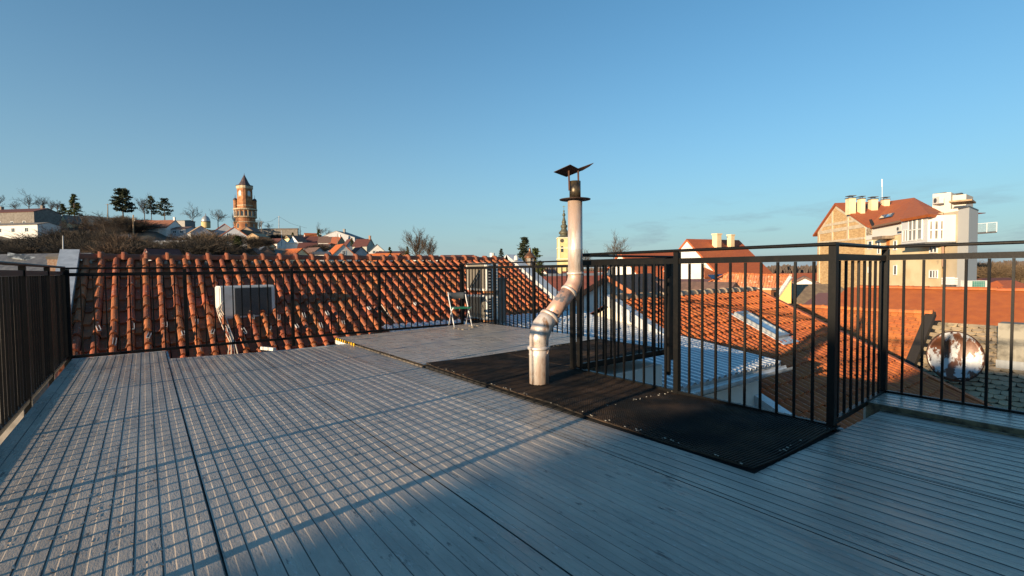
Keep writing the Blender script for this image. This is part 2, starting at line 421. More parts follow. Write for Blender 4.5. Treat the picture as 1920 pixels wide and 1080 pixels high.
# deck body (panel thickness) and building body below
mb = MB()
mb.box(-.71, -2.5, -.12, .188, 7.72, -.016); mb.box(.192, -2.5, -.16, 2.335, 4.7, -.05); mb.box(.192, 4.7, -.16, 2.335, 7.02, -.085)
mb.box(2.335, -2.5, -.16, 4.03, 1.2, -.016)
mb.box(.192, 7.022, -.15, 2.33, 7.05, -.035); mb.box(-.71, 7.722, -.12, .19, 7.745, .002); mb.box(.195, 7.05, -.14, .215, 7.74, -.01)
struct(mb.build('deck_core', deck_edge))
DIRT_SHADE.clear()
mb = MB()
def zr(u, v): return .004+.013*(u-2.33)-.009*(v-4.72)
deck_part(mb, [(a-.0, z) for a, z in ribs(4.74, 7.74, (5.62, 6.55))], [2.345, 3.6, 5.03], zr, True, 1.6)
struct(dirt_shade(mb, mb.build('raised_deck', [deck_m, groove_m])))
mb = MB(); mb.add([(2.345, 4.74, -.02), (5.03, 4.74, .015), (5.03, 7.74, -.012), (2.345, 7.74, -.047), (2.345, 4.74, -.2), (5.03, 4.74, -.2), (5.03, 7.74, -.2), (2.345, 7.74, -.2)],
                  [(0, 1, 2, 3), (0, 4, 5, 1), (1, 5, 6, 2), (2, 6, 7, 3), (3, 7, 4, 0)])
struct(mb.build('raised_deck_core', M('dirty_core', (.16, .13, .10), .8, 0, (.07, .06, .05), 6)))
tag(MB().box(2.336, 6.88, -.115, 2.3445, 7.735, -.06).build('foam_edge', white_w), 'white foam panel edge under the striped tape', 'panel edge')
DIRT_SHADE.clear()
mb = MB(); deck_part(mb, ribs(4.1, 4.5), [-2.5, 1.3], lambda u, v: .035)
mb.box(4.1, 1.301, -.1, 4.5, 1.32, .03); mb.box(4.1, -2.5, -.1, 4.5, 1.3, .02)
struct(dirt_shade(mb, mb.build('side_platform', [deck_m, groove_m])))
mb = MB(); mb.box(4.031, -2.5, -.08, 4.045, 1.2, .008); mb.box(4.045, -2.5, -.08, 4.085, 1.2, -.05); mb.box(4.085, -2.5, -.1, 4.099, 1.3, .033)
tag(mb.build('edge_trim', M('worn_trim', (.22, .17, .10), .5, .4, (.05, .04, .03), 9)), 'worn metal trim strip between main boards and side platform', 'trim')
# hazard tape on the end of the raised deck
t = thing('hazard_tape', 'yellow and black striped tape on the end of the raised deck', 'tape', (2.34, 7.3, -.03))
mb = MB(); n_ = 18; idx = []
for i in range(n_+1):
    v = 6.86+.875*i/n_; z = zr(2.33, v); mb.v += [(2.344, v, z-.034), (2.33, v, z-.034), (2.33, v, z+.001), (2.344, v, z+.001)]
for i in range(n_):
    for k in range(4): mb.f.append((4*i+k, 4*i+(k+1) % 4, 4*i+4+(k+1) % 4, 4*i+4+k)); idx.append(i % 2)
o = mb.build('striped_band', [yellow_t, black_paint], t)
for k, m_ in enumerate(idx): o.data.polygons[k].material_index = m_
# grating mats
def grating(label, u0, u1, v0, v1, z, chips):
    g = thing('grating_mat', label, 'mat', ((u0+u1)/2, (v0+v1)/2, z))
    mb = MB(); c = .019; nu = int((u1-u0)/c); nv = int((v1-v0)/c)
    def hh(u, v): return .006*sin(u*5+v*3)+.004*sin(v*9-u*7)
    for i in range(nu+1):
        u = u0+c*i; L_ = [V((u, v0+(v1-v0)*k/14, z+hh(u, v0+(v1-v0)*k/14))) for k in range(15)]
        for a, b in zip(L_, L_[1:]): mb.bar(a, b, .0055, .008)
    for i in range(nv+1):
        v = v0+c*i; L_ = [V((u0+(u1-u0)*k/4, v, z+.003+hh(u0+(u1-u0)*k/4, v))) for k in range(5)]
        for a, b in zip(L_, L_[1:]): mb.bar(a, b, .0055, .008)
    mb.build('mesh', rubber, g)
    mb = MB(); mb.box(u0-.005, v0-.005, z-.05, u1+.005, v1+.005, z-.022); mb.build('backing', dark_void, g)
    mb = MB()
    for e in chips:
        for i in range(e[4]):
            t_ = random.random()**1.0; u = e[0]+(e[2]-e[0])*t_+random.uniform(-.015, .015); v = e[1]+(e[3]-e[1])*t_+random.uniform(-.015, .015)
            s_ = random.uniform(.002, .007); mb.obox((u, v, z+.008), (s_*.5, s_*2, 0), (-s_, s_*.3, 0), (0, 0, .004))
    ec = mb.build('edge_chips', M('pale_chips', (.30, .28, .24), .7), g); ec['kind'] = 'stuff'
    return g
grating('long black mesh mat in front of the railing around the stove pipe', 2.362, 3.40, 1.215, 4.715, .012,
        [(2.37, 1.25, 2.37, 4.7, 40), (3.39, 1.22, 3.39, 3.4, 110), (3.39, 2.35, 2.6, 2.4, 20), (2.4, 1.23, 3.3, 1.23, 8)])
grating('short black mesh mat behind the corner posts below the raised deck', 3.415, 5.02, 3.63, 4.715, .014, [(3.5, 4.7, 5, 4.7, 20)])
# flashing at the foot of the railing
tag(MB().box(3.405, 2.25, -.16, 3.47, 3.46, .006).box(3.405, 1.21, -.16, 3.44, 2.249, -.002).build('flashing', flash_m), 'pale metal flashing strip along the mesh mat edge', 'flashing')
# building body, penthouse behind the camera, unseen house that shades the deck
t = thing('terrace_building', 'pale rendered building that carries the roof terrace', 'building', (1, 3, -9))
mb = MB(); mb.box(-.68, -8, -9, 2.3, 7.0, -.17); mb.box(2.3, -8, -9, 3.4, 4.7, -.17); mb.box(2.3, 4.7, -9, 5.0, 7.72, -.21); mb.box(3.4, 3.7, -9, 5.0, 4.7, -.17)
mb.box(3.4, -8, -9, 4.45, 1.18, -.17)
mb.build('wall', white_w, t)
mb = MB(); mb.box(-.7, -8, -.1, 6, -2.3, 2.9); mb.build('penthouse_wall', white_w, t)
t = thing('unseen_house', 'unseen white house added left of the terrace to throw the broad shadow', 'house', (-23, -10, -9))  # added shadow caster, shaped to the edge of the shade on the deck
mb = MB(); mb.box(-26, -20, -9, -20, -2.72, 4.2); mb.build('wall', white_w, t)
mb = MB(); mb.box(-26, -20.2, 4.201, -19.95, -2.72, 4.36); mb.build('roof', slate_roof, t)

# ------------------------------------------------------------------ railings
def railing(label, a, b, ztop, zbar, zbot, posts, sp=.112, hand=(.05, .022), dbl=None, z0=-.1, ext=(0, 0)):
    a = V((a[0], a[1], 0)); b = V((b[0], b[1], 0)); d = (b-a).normalized(); L = (b-a).length
    r = thing('railing', label, 'railing', (a+b)/2, 'black metal railings around the terrace')
    o = (a+b)/2
    def P(s, z): p = a+d*s; return V((p.x, p.y, z))
    mb = MB()
    mb.tube([P(-ext[0], ztop), P(L+ext[1], ztop)], 1, 4)
    mb = MB(); sd = V((-d.y, d.x, 0)); pr = []
    hw, hh = hand[0]/2, hand[1]/2
    for (x, z) in ((-hw, -hh*.4), (-hw*.8, -hh), (hw*.8, -hh), (hw, -hh*.4), (hw, hh*.4), (hw*.75, hh), (-hw*.75, hh), (-hw, hh*.4)): pr.append(sd*x+V((0, 0, z)))
    vs = [P(-ext[0], ztop)+q for q in pr]+[P(L+ext[1], ztop)+q for q in pr]
    mb.add(vs, [(i, (i+1) % 8, (i+1) % 8+8, i+8) for i in range(8)]+[tuple(range(7, -1, -1)), tuple(range(8, 16))])
    mb.build('handrail', black_paint, r)
    MB().bar(P(0, zbar), P(L, zbar), .022, .042).build('top_bar', black_paint, r)
    MB().bar(P(0, zbot), P(L, zbot), .032, .034).build('bottom_bar', black_paint, r)
    for s in posts:
        w_ = .042; q = P(s, 0)
        MB().obox(q+V((-w_/2, -w_/2, z0)), (w_, 0, 0), (0, w_, 0), (0, 0, ztop-hh-z0-.001)).build('post', black_paint, r)
    zb0 = zbot+.018; zb1 = zbar-.022; bw = .0145
    me = MB().box(-bw/2, -bw/2, 0, bw/2, bw/2, zb1-zb0).build('baluster', black_paint).data
    bpy.data.objects.remove(bpy.data.objects[-1] if False else [x for x in bpy.data.objects if x.data is me][0])
    edges = sorted([0]+list(posts)+[L])
    for e0, e1 in zip(edges, edges[1:]):
        if e1-e0 < .15: continue
        n_ = max(1, round((e1-e0)/sp)); st = (e1-e0)/n_
        for i in range(1, n_):
            ob = bpy.data.objects.new('baluster', me); COL.objects.link(ob); ob.parent = r
            p = P(e0+st*i, zb0)-o; ob.location = p
            ob.rotation_euler.z = random.uniform(-.1, .1)
    return r
railing('black railing along the left edge of the terrace', (-.765, 1.78), (-.765, 7.81), 1.078, 1.01, .012, [.04, 1.22, 2.42, 3.62, 4.85, 6.03])
railing('long black railing in front of the old tiled roof', (-.73, 7.815), (4.68, 7.815), 1.066, .992, .015, [0.0, 1.16, 2.48, 3.82, 5.39], ext=(.05, .0))
railing('black railing beside the two stacked air conditioners', (5.07, 3.63), (5.07, 8.55), 1.115, 1.04, .0, [0.02, 2.6, 3.72, 4.9])
railing('short black railing between the corner posts and the far corner post', (3.52, 3.60), (5.07, 3.60), 1.13, 1.055, .02, [0, 1.51], ext=(.03, .02))
railing('black railing along the mesh mat beside the stove pipe', (3.35, 3.52), (3.35, 1.245), 1.132, 1.051, .015, [.0, 1.18, 2.275], ext=(.03, .02))
railing('short black railing at the step by the right corner posts', (3.375, 1.262), (4.53, 1.33), 1.135, 1.055, .03, [1.155], sp=.125)
railing('black railing along the blue grey side platform', (4.53, 1.33), (4.53, -2.4), 1.14, 1.06, .03, [1.5, 3.0])
tag(MB().box(4.86, 3.5, .0, 4.9, 3.54, .9).bar((4.88, 3.52, -.25), (4.88, 3.52, .02), .035).build('loose_post', black_paint), 'loose dark metal post standing outside the short railing corner', 'post')

# ------------------------------------------------------------------ stove pipe
PX, PY = 2.731, 3.295
t = thing('stove_pipe', 'crooked galvanised stove pipe with a bent rain cap on the mesh mat', 'chimney pipe', (PX, PY, 0))
def p2(x, z): return V((x, PY, z))
MB().lathe((PX, PY, 0), [(.085, -.06), (.085, .25), (.088, .262), (.085, .274), (.085, .335)], 28).build('lower_pipe', steel, t, True)
arc = [p2(2.731, .33), p2(2.733, .40), p2(2.748, .455), p2(2.772, .50), p2(2.81, .54), p2(2.86, .578)]
MB().tube(arc, [.082, .085, .09, .091, .086, .084], 28).build('lower_elbow', steel, t, True)
MB().tube([p2(2.845, .566), p2(3.10, .802)], [.071, .069], 26).build('sloping_pipe', pink_steel, t, True)
MB().tube([p2(3.085, .788), p2(3.13, .828), p2(3.158, .868), p2(3.17, .92), p2(3.172, .965)], [.074, .073, .071, .069, .0675], 26).build('upper_elbow', pink_steel, t, True)
MB().lathe((3.172, PY, .955), [(.067, 0), (.067, .215), (.069, .222), (.067, .229), (.0665, .68)], 28).build('upper_pipe', steel, t, True)
cl = MB()
cl.lathe((PX, PY, .318), [(.084, -.014), (.097, -.012), (.099, .0), (.097, .012), (.084, .014)], 28, False)
cl.lathe((3.172, PY, .958), [(.067, -.012), (.077, -.011), (.079, 0), (.077, .011), (.067, .012)], 28, False)
for c, dr, r in ((p2(2.855, .574), V((.73, 0, .68)), .094), (p2(3.088, .79), V((.73, 0, .68)), .078)):
    a_ = [c-dr*.016, c-dr*.013, c, c+dr*.013, c+dr*.016]
    cl.tube(a_, [r*.86, r*.97, r, r*.97, r*.86], 28)
cl.build('collar', steel, t, True)
MB().obox((2.752, 3.2005, .272), (.016, .004, 0), (0, .008, 0), (.01, 0, .06)).build('clamp_tab', steel, t)
MB().lathe((3.172, PY, 1.632), [(.06, -.004), (.14, -.006), (.142, .0), (.06, .004)], 28).build('flange', rust, t)
MB().lathe((3.174, PY, 1.63), [(.051, 0), (.051, .165), (.045, .165), (.045, .02)], 24).build('neck', soot_steel, t, True)
for (x0, x1) in ((1067.5, 1066.5), (1085, 1084)):
    MB().bar(at(x0, 357, 4.47), at(x1, 320, 4.49), .018, .005).build('cap_bracket', rust, t)
mb = MB(); mb.slab([at(1038, 323, 4.50), at(1069, 309, 4.38), at(1091, 320, 4.50), at(1062, 332, 4.62)], .004, (0, 0, 1))
mb.slab([at(1084, 316.5, 4.47), at(1113, 306, 4.49), at(1105, 312.5, 4.55), at(1091, 320.5, 4.50)], .004, (0, 0, 1))
mb.build('rain_cap', rust, t)

# ------------------------------------------------------------------ old tiled roof behind the railing
RV = 11.2; RZ = 1.22; RS = .55
SL = Slope((-.9, RV, RZ), (1, 0), (0, -1), RS)
t = thing('tiled_building', 'house with an old barrel tiled roof behind the long railing', 'house', (3.6, 11, -9))
mb = MB(); smax = 4.75; tiles(mb, SL, [(-.02, 0.02), (9.02, 0.02), (9.02, smax), (-.02, smax)], .2, .335, barrel, 9, .03, .010, sag=.016)
tr = mb.build('tile_roof', terra, t)
mb = MB(); mt = MB(); ridge_caps(mb, (-.95, RV, RZ+.03), (8.12, RV, RZ+.03), .32, .138, .10, 8, mt)
mb.build('ridge_cap', terra_ridge, t, True); mt.build('ridge_mortar', mortar, t, True)
mb = MB(); mb.slab([SL.pt(-.1, 0, -.03), SL.pt(9.1, 0, -.03), SL.pt(9.1, smax, -.03), SL.pt(-.1, smax, -.03)], .1)
S2 = Slope((-.9, RV, RZ), (1, 0), (0, 1), RS); mb.slab([S2.pt(-.1, 0, 0), S2.pt(9.1, 0, 0), S2.pt(9.1, 6, 0), S2.pt(-.1, 6, 0)], .1)
mb.build('roof_boards', maroon_roof, t)
mb = MB(); mb.box(-.9, 7.8, -9, 8.1, 16, -1.6); mb.build('wall', white_w, t)
# parapets with metal covers at both gable ends
for (a0, a1, nm, b1) in ((-.22, .03, 'left', 2.6), (9.04, 9.36, 'right', 4.7)):
    mb = MB(); q = [SL.pt(a0, -.1, .17), SL.pt(a1, -.1, .17), SL.pt(a1, b1, .17), SL.pt(a0, b1, .17)]
    mb.slab(q, .62); mb.slab([SL.pt(a0, -.1, .17), SL.pt(a1, -.1, .17), S2.pt(a1, 5, .1), S2.pt(a0, 5, .1)], .5)
    mb.build('parapet_cover', flash_m, t)
gm = MB(); gm.bar((0, 0, 0), (.0, -.11, -.055), .006, .035).bar((.035, 0, 0), (.035, -.11, -.055), .006, .035).bar((0, -.11, -.055), (.035, -.11, -.055), .03, .006)
gd = gm.build('snow_guard', flash_m); gme = gd.data; bpy.data.objects.remove(gd)
for (x, y) in ((193, 627), (224, 650), (258, 623), (288, 640), (316, 620), (350, 636), (374, 613), (408, 632), (438, 628), (456, 630), (478, 604), (505, 625), (526, 604), (553, 622), (565, 600), (596, 619), (606, 597), (636, 615), (683, 588), (720, 590), (749, 586), (785, 578)):
    p = SL.un(x, y); a, b = SL.ab(p); k = round((a-.146)/.2)*.2+.146
    o = bpy.data.objects.new('snow_guard', gme); COL.objects.link(o); o.parent = tr; o.location = SL.pt(k-.02, b-.05, .11)-V((3.6, 11, -9))
    o.rotation_euler = (random.uniform(-.2, .2), random.uniform(-.15, .15), random.uniform(-.25, .25))

# air conditioners
def ac_unit(label, base, wdir, ddir, W, D, H, side=False, fan=False, mat=plastic_w):
    """base = front left bottom corner; wdir along the front, ddir towards the back"""
    base = V(base); w_ = V(wdir); d_ = V(ddir); z = V((0, 0, 1))
    t = thing('air_conditioner', label, 'air conditioner', base)
    bm = bmesh.new()
    vs = [bm.verts.new(base*0+w_*x+d_*y+z*h) for h in (0, H) for (x, y) in ((0, 0), (W, 0), (W, D), (0, D))]
    for f in ((0, 1, 2, 3), (4, 5, 6, 7), (0, 1, 5, 4), (1, 2, 6, 5), (2, 3, 7, 6), (3, 0, 4, 7)): bm.faces.new([vs[i] for i in f])
    bmesh.ops.recalc_face_normals(bm, faces=bm.faces)
    bmesh.ops.bevel(bm, geom=list(bm.edges), offset=.018, segments=3, affect='EDGES')
    me = bpy.data.meshes.new('casing'); bm.to_mesh(me); bm.free(); me.materials.append(mat)
    c = bpy.data.objects.new('casing', me); COL.objects.link(c); c.parent = t
    g = MB(); x0 = W*.26 if not side else W*.1; x1 = W*.93; z0 = H*.08; z1 = H*.93
    g.obox(base+w_*x0-d_*.006+z*z0, w_*(x1-x0), d_*.01, z*(z1-z0))
    g.build('grille', M('pale_grille', (.17, .155, .13), .6) if side else grille_m, t)
    g = MB(); nz = 22
    for i in range(nz): g.obox(base+w_*x0-d_*.011+z*(z0+(z1-z0)*(i+.4)/nz), w_*(x1-x0), d_*.005, z*.005)
    g.build('grille_slats', M('pale_slat', (.26, .24, .2), .5) if side else M('slat_grey', (.08, .08, .08), .5), t)
    if side:
        g = MB(); rows = 8
        for i in range(rows):
            for k in range(2):
                g.obox(base-d_*.0+w_*(W+.001)+d_*(.06+k*.10)+z*(H*(.08+.105*i)), d_*.065, w_*.006, z*(H*.075))
        g.build('side_vents', coil_m, t)
    g = MB()
    for x in (W*.12, W*.82): g.obox(base+w_*x+d_*.02-z*.04, w_*.06, d_*(D*.8), z*.039)
    g.build('feet', dark_void if not side else M('brick_feet', (.45, .2, .08), .9), t)
    return t
p = onv(413, 600, 9.3)
ac_unit('white air conditioner lying against the old tiles behind the railing', (p.x, 9.3, p.z), (cos(.13), sin(.13), 0), (-sin(.13), cos(.13), 0), .86, .3, .55)
c = V((p.x, 9.3, p.z))
mb = MB(); mb.tube([c+V((.40+.17*cos(a), .075+.045*cos(a), .24+.16*sin(a))) for a in [-1.9+.2*i for i in range(14)]], .006, 6)
mb.tube([c+V((.40+.15*cos(a), .072+.04*cos(a), .24+.17*sin(a))) for a in [-1.7+.2*i for i in range(11)]], .005, 6)
tag(mb.build('cable_loop', cable_w, smooth=True), 'pale loop of cable hung on the front of the roof air conditioner', 'cable')
mb = MB()
for k in range(4):
    a = c+V((-.02+.03*k, -.02, .05)); b = onv(431+3*k, 640, 8.6); e = onv(428+6*k, 664, 8.2)
    mb.tube([c+V((.05, -.02, .3)), c+V((-.05+.02*k, -.06, .18)), a, a.lerp(b, .5)+V((.03*sin(k), 0, -.03)), b, e], .008+.003*(k % 2), 6)
tag(mb.build('cable_bundle', cable_w, smooth=True), 'pale cables hanging down the tiles below the roof air conditioner', 'cable')
mb = MB(); q = c+V((0, 0, 0))
for x in (.1, .68): mb.bar(q+V((x, .02, -.02)), q+V((x, .30, -.02)), .03).bar(q+V((x, .02, -.03)), q+V((x, .02, -.30)), .03)
tag(mb.build('bracket', M('bracket_steel', (.2, .2, .2), .5, .6)), 'metal bracket carrying the air conditioner on the old tiles', 'bracket')
ac_unit('upper of two stacked air conditioners at the far terrace corner', (5.12, 8.43, .60), (0, -1, 0), (1, 0, 0), .72, .3, .53, True)
ac_unit('lower of two stacked air conditioners at the far terrace corner', (5.12, 8.43, .05), (0, -1, 0), (1, 0, 0), .72, .3, .46, True)
mb = MB(); mb.box(5.1, 7.7, -.3, 5.45, 8.45, .005)
tag(mb.build('plinth', dgrey_w), 'dark plinth under the two stacked air conditioners', 'plinth')
mb = MB(); mb.box(5.52, 8.0, -.3, 5.80, 8.35, .80); mb.box(5.5, 7.98, .801, 5.82, 8.37, .84)
tag(mb.build('chimney_stub', dgrey_w), 'dark square chimney stub beside the stacked air conditioners', 'chimney')
# white tube lying at the notch
mb = MB(); p = onv(515, 655, 7.45); mb.tube([p+V((-.12, .25, 0)), p], .03, 4)
tag(mb.build('metal_tube', plastic_w), 'white square tube end resting beyond the deck edge', 'tube')
p1 = onv(710, 564, 9.0); p2_ = onv(727, 588, 8.6); p3 = onv(750, 613, 8.3)
tag(MB().tube([p1, p2_, p3], .008, 6).build('cane', cable_w), 'thin pale cane lying on the old tiles', 'cane')

# folding chair
t = thing('folding_chair', 'white folding chair with green seat in the far terrace corner', 'chair', (4.55, 7.4, 0))
z0 = zr(4.5, 7.4)
c0 = V((4.40, 7.40, z0)); fx = V((.97, -.24, 0)); fy = V((.24, .97, 0))   # width, depth axes
for s in (-.21, .21):
    a = c0+fx*s
    MB().tube([a-fy*.22+V((0, 0, .01)), a+fy*.02+V((0, 0, .36)), a+fy*.20+V((0, 0, .62)), a+fy*.27+V((0, 0, .78))], .0115, 8).build('leg', frame_w, t, True)
    MB().tube([a+fy*.24+V((0, 0, .01)), a+fy*.02+V((0, 0, .35)), a-fy*.16+V((0, 0, .44))], .0115, 8).build('leg', frame_w, t, True)
mb = MB()
for z_, y_ in ((.42, -.12), (.43, .0), (.43, .12)): pass
bm = bmesh.new()
sv = [c0+fx*x+fy*y+V((0, 0, h)) for h in (.415, .445) for (x, y) in ((-.2, -.2), (.2, -.2), (.19, .16), (-.19, .16))]
vs = [bm.verts.new(v-V((4.55, 7.4, 0))) for v in sv]
for f in ((0, 1, 2, 3), (4, 5, 6, 7), (0, 1, 5, 4), (1, 2, 6, 5), (2, 3, 7, 6), (3, 0, 4, 7)): bm.faces.new([vs[i] for i in f])
bmesh.ops.recalc_face_normals(bm, faces=bm.faces); bmesh.ops.bevel(bm, geom=list(bm.edges), offset=.012, segments=2, affect='EDGES')
me = bpy.data.meshes.new('seat'); bm.to_mesh(me); bm.free(); me.materials.append(green_pl)
o = bpy.data.objects.new('seat', me); COL.objects.link(o); o.parent = t
mb = MB(); pts = []
for i in range(7):
    x = -.21+.07*i; y = .235+.03*cos(i/6*pi-pi/2); pts.append((x, y))
vs = [c0+fx*x+fy*y+V((0, 0, h)) for h in (.62, .77) for (x, y) in pts]+[c0+fx*x+fy*(y+.012)+V((0, 0, h)) for h in (.62, .77) for (x, y) in pts]
fs = []
for i in range(6): fs += [(i, i+1, i+8, i+7), (15+i, 14+i, 21+i, 22+i), (i+7, i+8, i+22, i+21), (i+1, i, i+14, i+15)]
fs += [(0, 7, 21, 14), (13, 6, 20, 27)]
mb.add(vs, fs); mb.build('backrest', grey_pl, t, True)
t.scale = (.76, .76, .76); t.location = (4.56, 7.52, .005)
mb = MB()
for i in range(9):
    p = c0+V((random.uniform(-.25, .45), random.uniform(-.5, .05), 0)); p.z = zr(p.x, p.y)+.004; s_ = random.uniform(.015, .045)
    mb.lathe(p, [(s_, 0), (s_*.8, s_*.25), (s_*.2, s_*.35)], 6)
tag(mb.build('rubble', mortar), 'crumbs of mortar lying on the raised deck by the chair', 'rubble')

# lantern beyond the tiled roof
p = at(994, 520, 15.5)
t = thing('street_lamp', 'brass street lantern on a post beyond the old tiled roof', 'lamp', p)
MB().tube([V((p.x, p.y, -9)), V((p.x, p.y, p.z+.28))], [.05, .03], 10).build('post', brass, t)
MB().lathe((p.x, p.y, p.z+.22), [(.04, 0), (.09, .02), (.10, .05), (.05, .07)], 10).build('collar', brass, t)
MB().lathe((p.x, p.y, p.z+.28), [(.085, 0), (.15, .33)], 6).build('lamp_glass', lamp_glass, t)
mb = MB()
for k in range(6):
    a = 2*pi*k/6; mb.bar((p.x+.087*cos(a), p.y+.087*sin(a), p.z+.28), (p.x+.153*cos(a), p.y+.153*sin(a), p.z+.61), .014)
mb.build('cage', brass, t)
MB().lathe((p.x, p.y, p.z+.61), [(.19, 0), (.185, .03), (.11, .12), (.05, .17), (.03, .24), (.035, .27), (.008, .33)], 12).build('hood', brass, t, True)
p = SL.pt(9.15, .25, .17)
tag(MB().lathe(p, [(.06, 0), (.06, .08), (.045, .12), (.01, .14)], 10).build('roof_vent', plastic_w), 'small white vent cap on the right parapet of the tiled roof', 'vent')

# ------------------------------------------------------------------ corrugated lean-to and the orange tiled house on the right
G = Slope((0, 8.6, -.01), (1, 0), (0, -1), .12)
t = thing('lean_to_roof', 'pale corrugated metal lean-to roof below the railing', 'roof', (6, 6, -1))
mb = MB(); a = 3.42; prof = []
while a < 8.35:
    prof += [(a, 0), (a+.05, .0), (a+.075, .032), (a+.125, .032)]; a += .15
def gv(a, b, h): return G.pt(a, b, h)
bt = 4.78
for (aa, h) in prof: mb.v += [tuple(gv(aa, 0, h)), tuple(gv(aa, bt, h))]
for i in range(len(prof)-1): mb.f.append((2*i, 2*i+1, 2*i+3, 2*i+2))
for (aa, h) in prof: mb.v += [tuple(gv(aa, 0, h-.012)), tuple(gv(aa, bt, h-.012))]
k = len(prof)*2
for i in range(len(prof)-1): mb.f.append((k+2*i+2, k+2*i+3, k+2*i+1, k+2*i)); mb.f.append((2*i+1, k+2*i+1, k+2*i+3, 2*i+3))
mb.build('corrugated_sheet', M('pale_metal_sheet', (.60, .62, .63), .35, .3, (.48, .5, .52), 3, .4, .65), t)
mb = MB(); e = gv(3.42, bt+.03, -.05); e2 = gv(8.5, bt+.03, -.05)
n_ = 9; vs = []
for p in (e, e2):
    for k in range(n_):
        tt = pi*k/(n_-1); vs.append(p+V((0, -.065*cos(tt)*-1-.05, -.075*sin(tt))))
mb.add(vs, [(k, k+1, k+1+n_, k+n_) for k in range(n_-1)])
vs2 = [V(v)+V((0, 0, -.006)) for v in vs]; mb.add(vs2, [(k+n_, k+1+n_, k+1, k) for k in range(n_-1)])
mb.bar(gv(3.42, bt-.06, -.09), gv(8.45, bt-.06, -.09), .03, .14)
mb.build('gutter', flash_m, t)
mb = MB(); mb.box(3.5, 4.15, -9, 8.3, 8.5, -.9); mb.build('wall', white_w, t)
DV = 7.4; DZ = .31; DS = .47; DU0 = 8.27; DU1 = 14.3
SD = Slope((DU0, DV, DZ), (1, 0), (0, -1), DS)
t = thing('orange_tiled_house', 'house with a large orange tiled roof and skylight right of the terrace', 'house', (11, 5, -9))
mb = MB(); bm_ = 8.2; LD_ = DU1-DU0
tiles(mb, SD, [(0, .05), (LD_, .05), (LD_, bm_), (0, bm_)], .205, .34, wave, 7, .028, .008, sag=.014)
dt = mb.build('tile_roof', terra2, t)
mb = MB(); mb.slab([SD.pt(-.02, 0, -.03), SD.pt(LD_+.02, 0, -.03), SD.pt(LD_+.02, bm_, -.03), SD.pt(-.02, bm_, -.03)], .12)
SD2 = Slope((DU0, DV, DZ), (1, 0), (0, 1), .5); mb.slab([SD2.pt(-.02, 0, 0), SD2.pt(LD_, 0, 0), SD2.pt(LD_, 5, 0), SD2.pt(-.02, 5, 0)], .1)
mb.build('roof_boards', maroon_roof, t)
mb = MB(); mt = MB(); ridge_caps(mb, (DU0-.05, DV, DZ+.0), (DU1+.05, DV, DZ+.0), .34, .13, .115, 7)
mb.build('ridge_cap', M('grey_ridge_tile', (.36, .28, .2), .9, 0, (.22, .15, .1), 8, .4, .65, .3, 30, island=.2), t, True)
# gable wall facing the terrace, with its raised white verge
mb = MB()
pv = [(DV-b, DZ-DS*b) for b in (0, 7.6)]
mb.slab([V((DU0-.02, DV, DZ-.02)), V((DU0-.02, DV-7.5, DZ-.02-DS*7.5)), V((DU0-.02, DV-7.5, -9)), V((DU0-.02, DV+3, -9)), V((DU0-.02, DV+3, DZ-1.5))], .25, (1, 0, 0))
mb.build('gable_wall', M('patched_white_render', (.70, .66, .57), .85, 0, (.55, .47, .35), 2, .45, .65, .2, 20, spots=((.3, .27, .22), 3, .66, .72)), t)
mb = MB(); mb.slab([SD.pt(-.2, -.1, .08), SD.pt(.03, -.1, .08), SD.pt(.03, 8.2, .08), SD.pt(-.2, 8.2, .08)], .2)
mb.build('verge_cover', flash_m, t)
mb = MB(); mb.box(DU0+.3, 0.2, -9, DU1-.1, 11, -3.4); mb.build('wall', white_w, t)
mb = MB(); mb.slab([SD.pt(LD_-.02, -.05, .07), SD.pt(LD_+.14, -.05, .07), SD.pt(LD_+.14, 8.2, .07), SD.pt(LD_-.02, 8.2, .07)], .14); mb.build('verge_tiles', terra2, t)
# skylight on it
A = SD.ab(SD.un(1375, 594)); B = SD.ab(SD.un(1455, 640)); a0 = A[0]-.05; b0 = A[1]; b1 = B[1]+.0
a0 = min(A[0], B[0])-.02; a1 = a0+.55
fr = MB()
for (x0, y0, x1, y1) in ((a0, b0, a1, b0+.09), (a0, b1-.09, a1, b1), (a0, b0+.09, a0+.06, b1-.09), (a1-.06, b0+.09, a1, b1-.09)):
    fr.slab([SD.pt(x0, y0, .14), SD.pt(x1, y0, .14), SD.pt(x1, y1, .14), SD.pt(x0, y1, .14)], .13)
sf = fr.build('skylight', M('skylight_frame', (.35, .37, .38), .4, .4), t)
g = MB(); g.slab([SD.pt(a0+.05, b0+.08, .115), SD.pt(a1-.05, b0+.08, .115), SD.pt(a1-.05, b1-.08, .115), SD.pt(a0+.05, b1-.08, .115)], .02)
sub(g, 'pane', sky_glass, sf, (11, 5, -9))
ap = MB(); ap.slab([SD.pt(a0-.08, b1, .07), SD.pt(a1+.08, b1, .07), SD.pt(a1+.1, b1+.22, .065), SD.pt(a0-.1, b1+.22, .065)], .015)
ap.slab([SD.pt(a0-.09, b0-.1, .075), SD.pt(a0, b0-.1, .075), SD.pt(a0, b1, .075), SD.pt(a0-.09, b1, .075)], .015)
sub(ap, 'apron', flash_m, sf, (11, 5, -9))
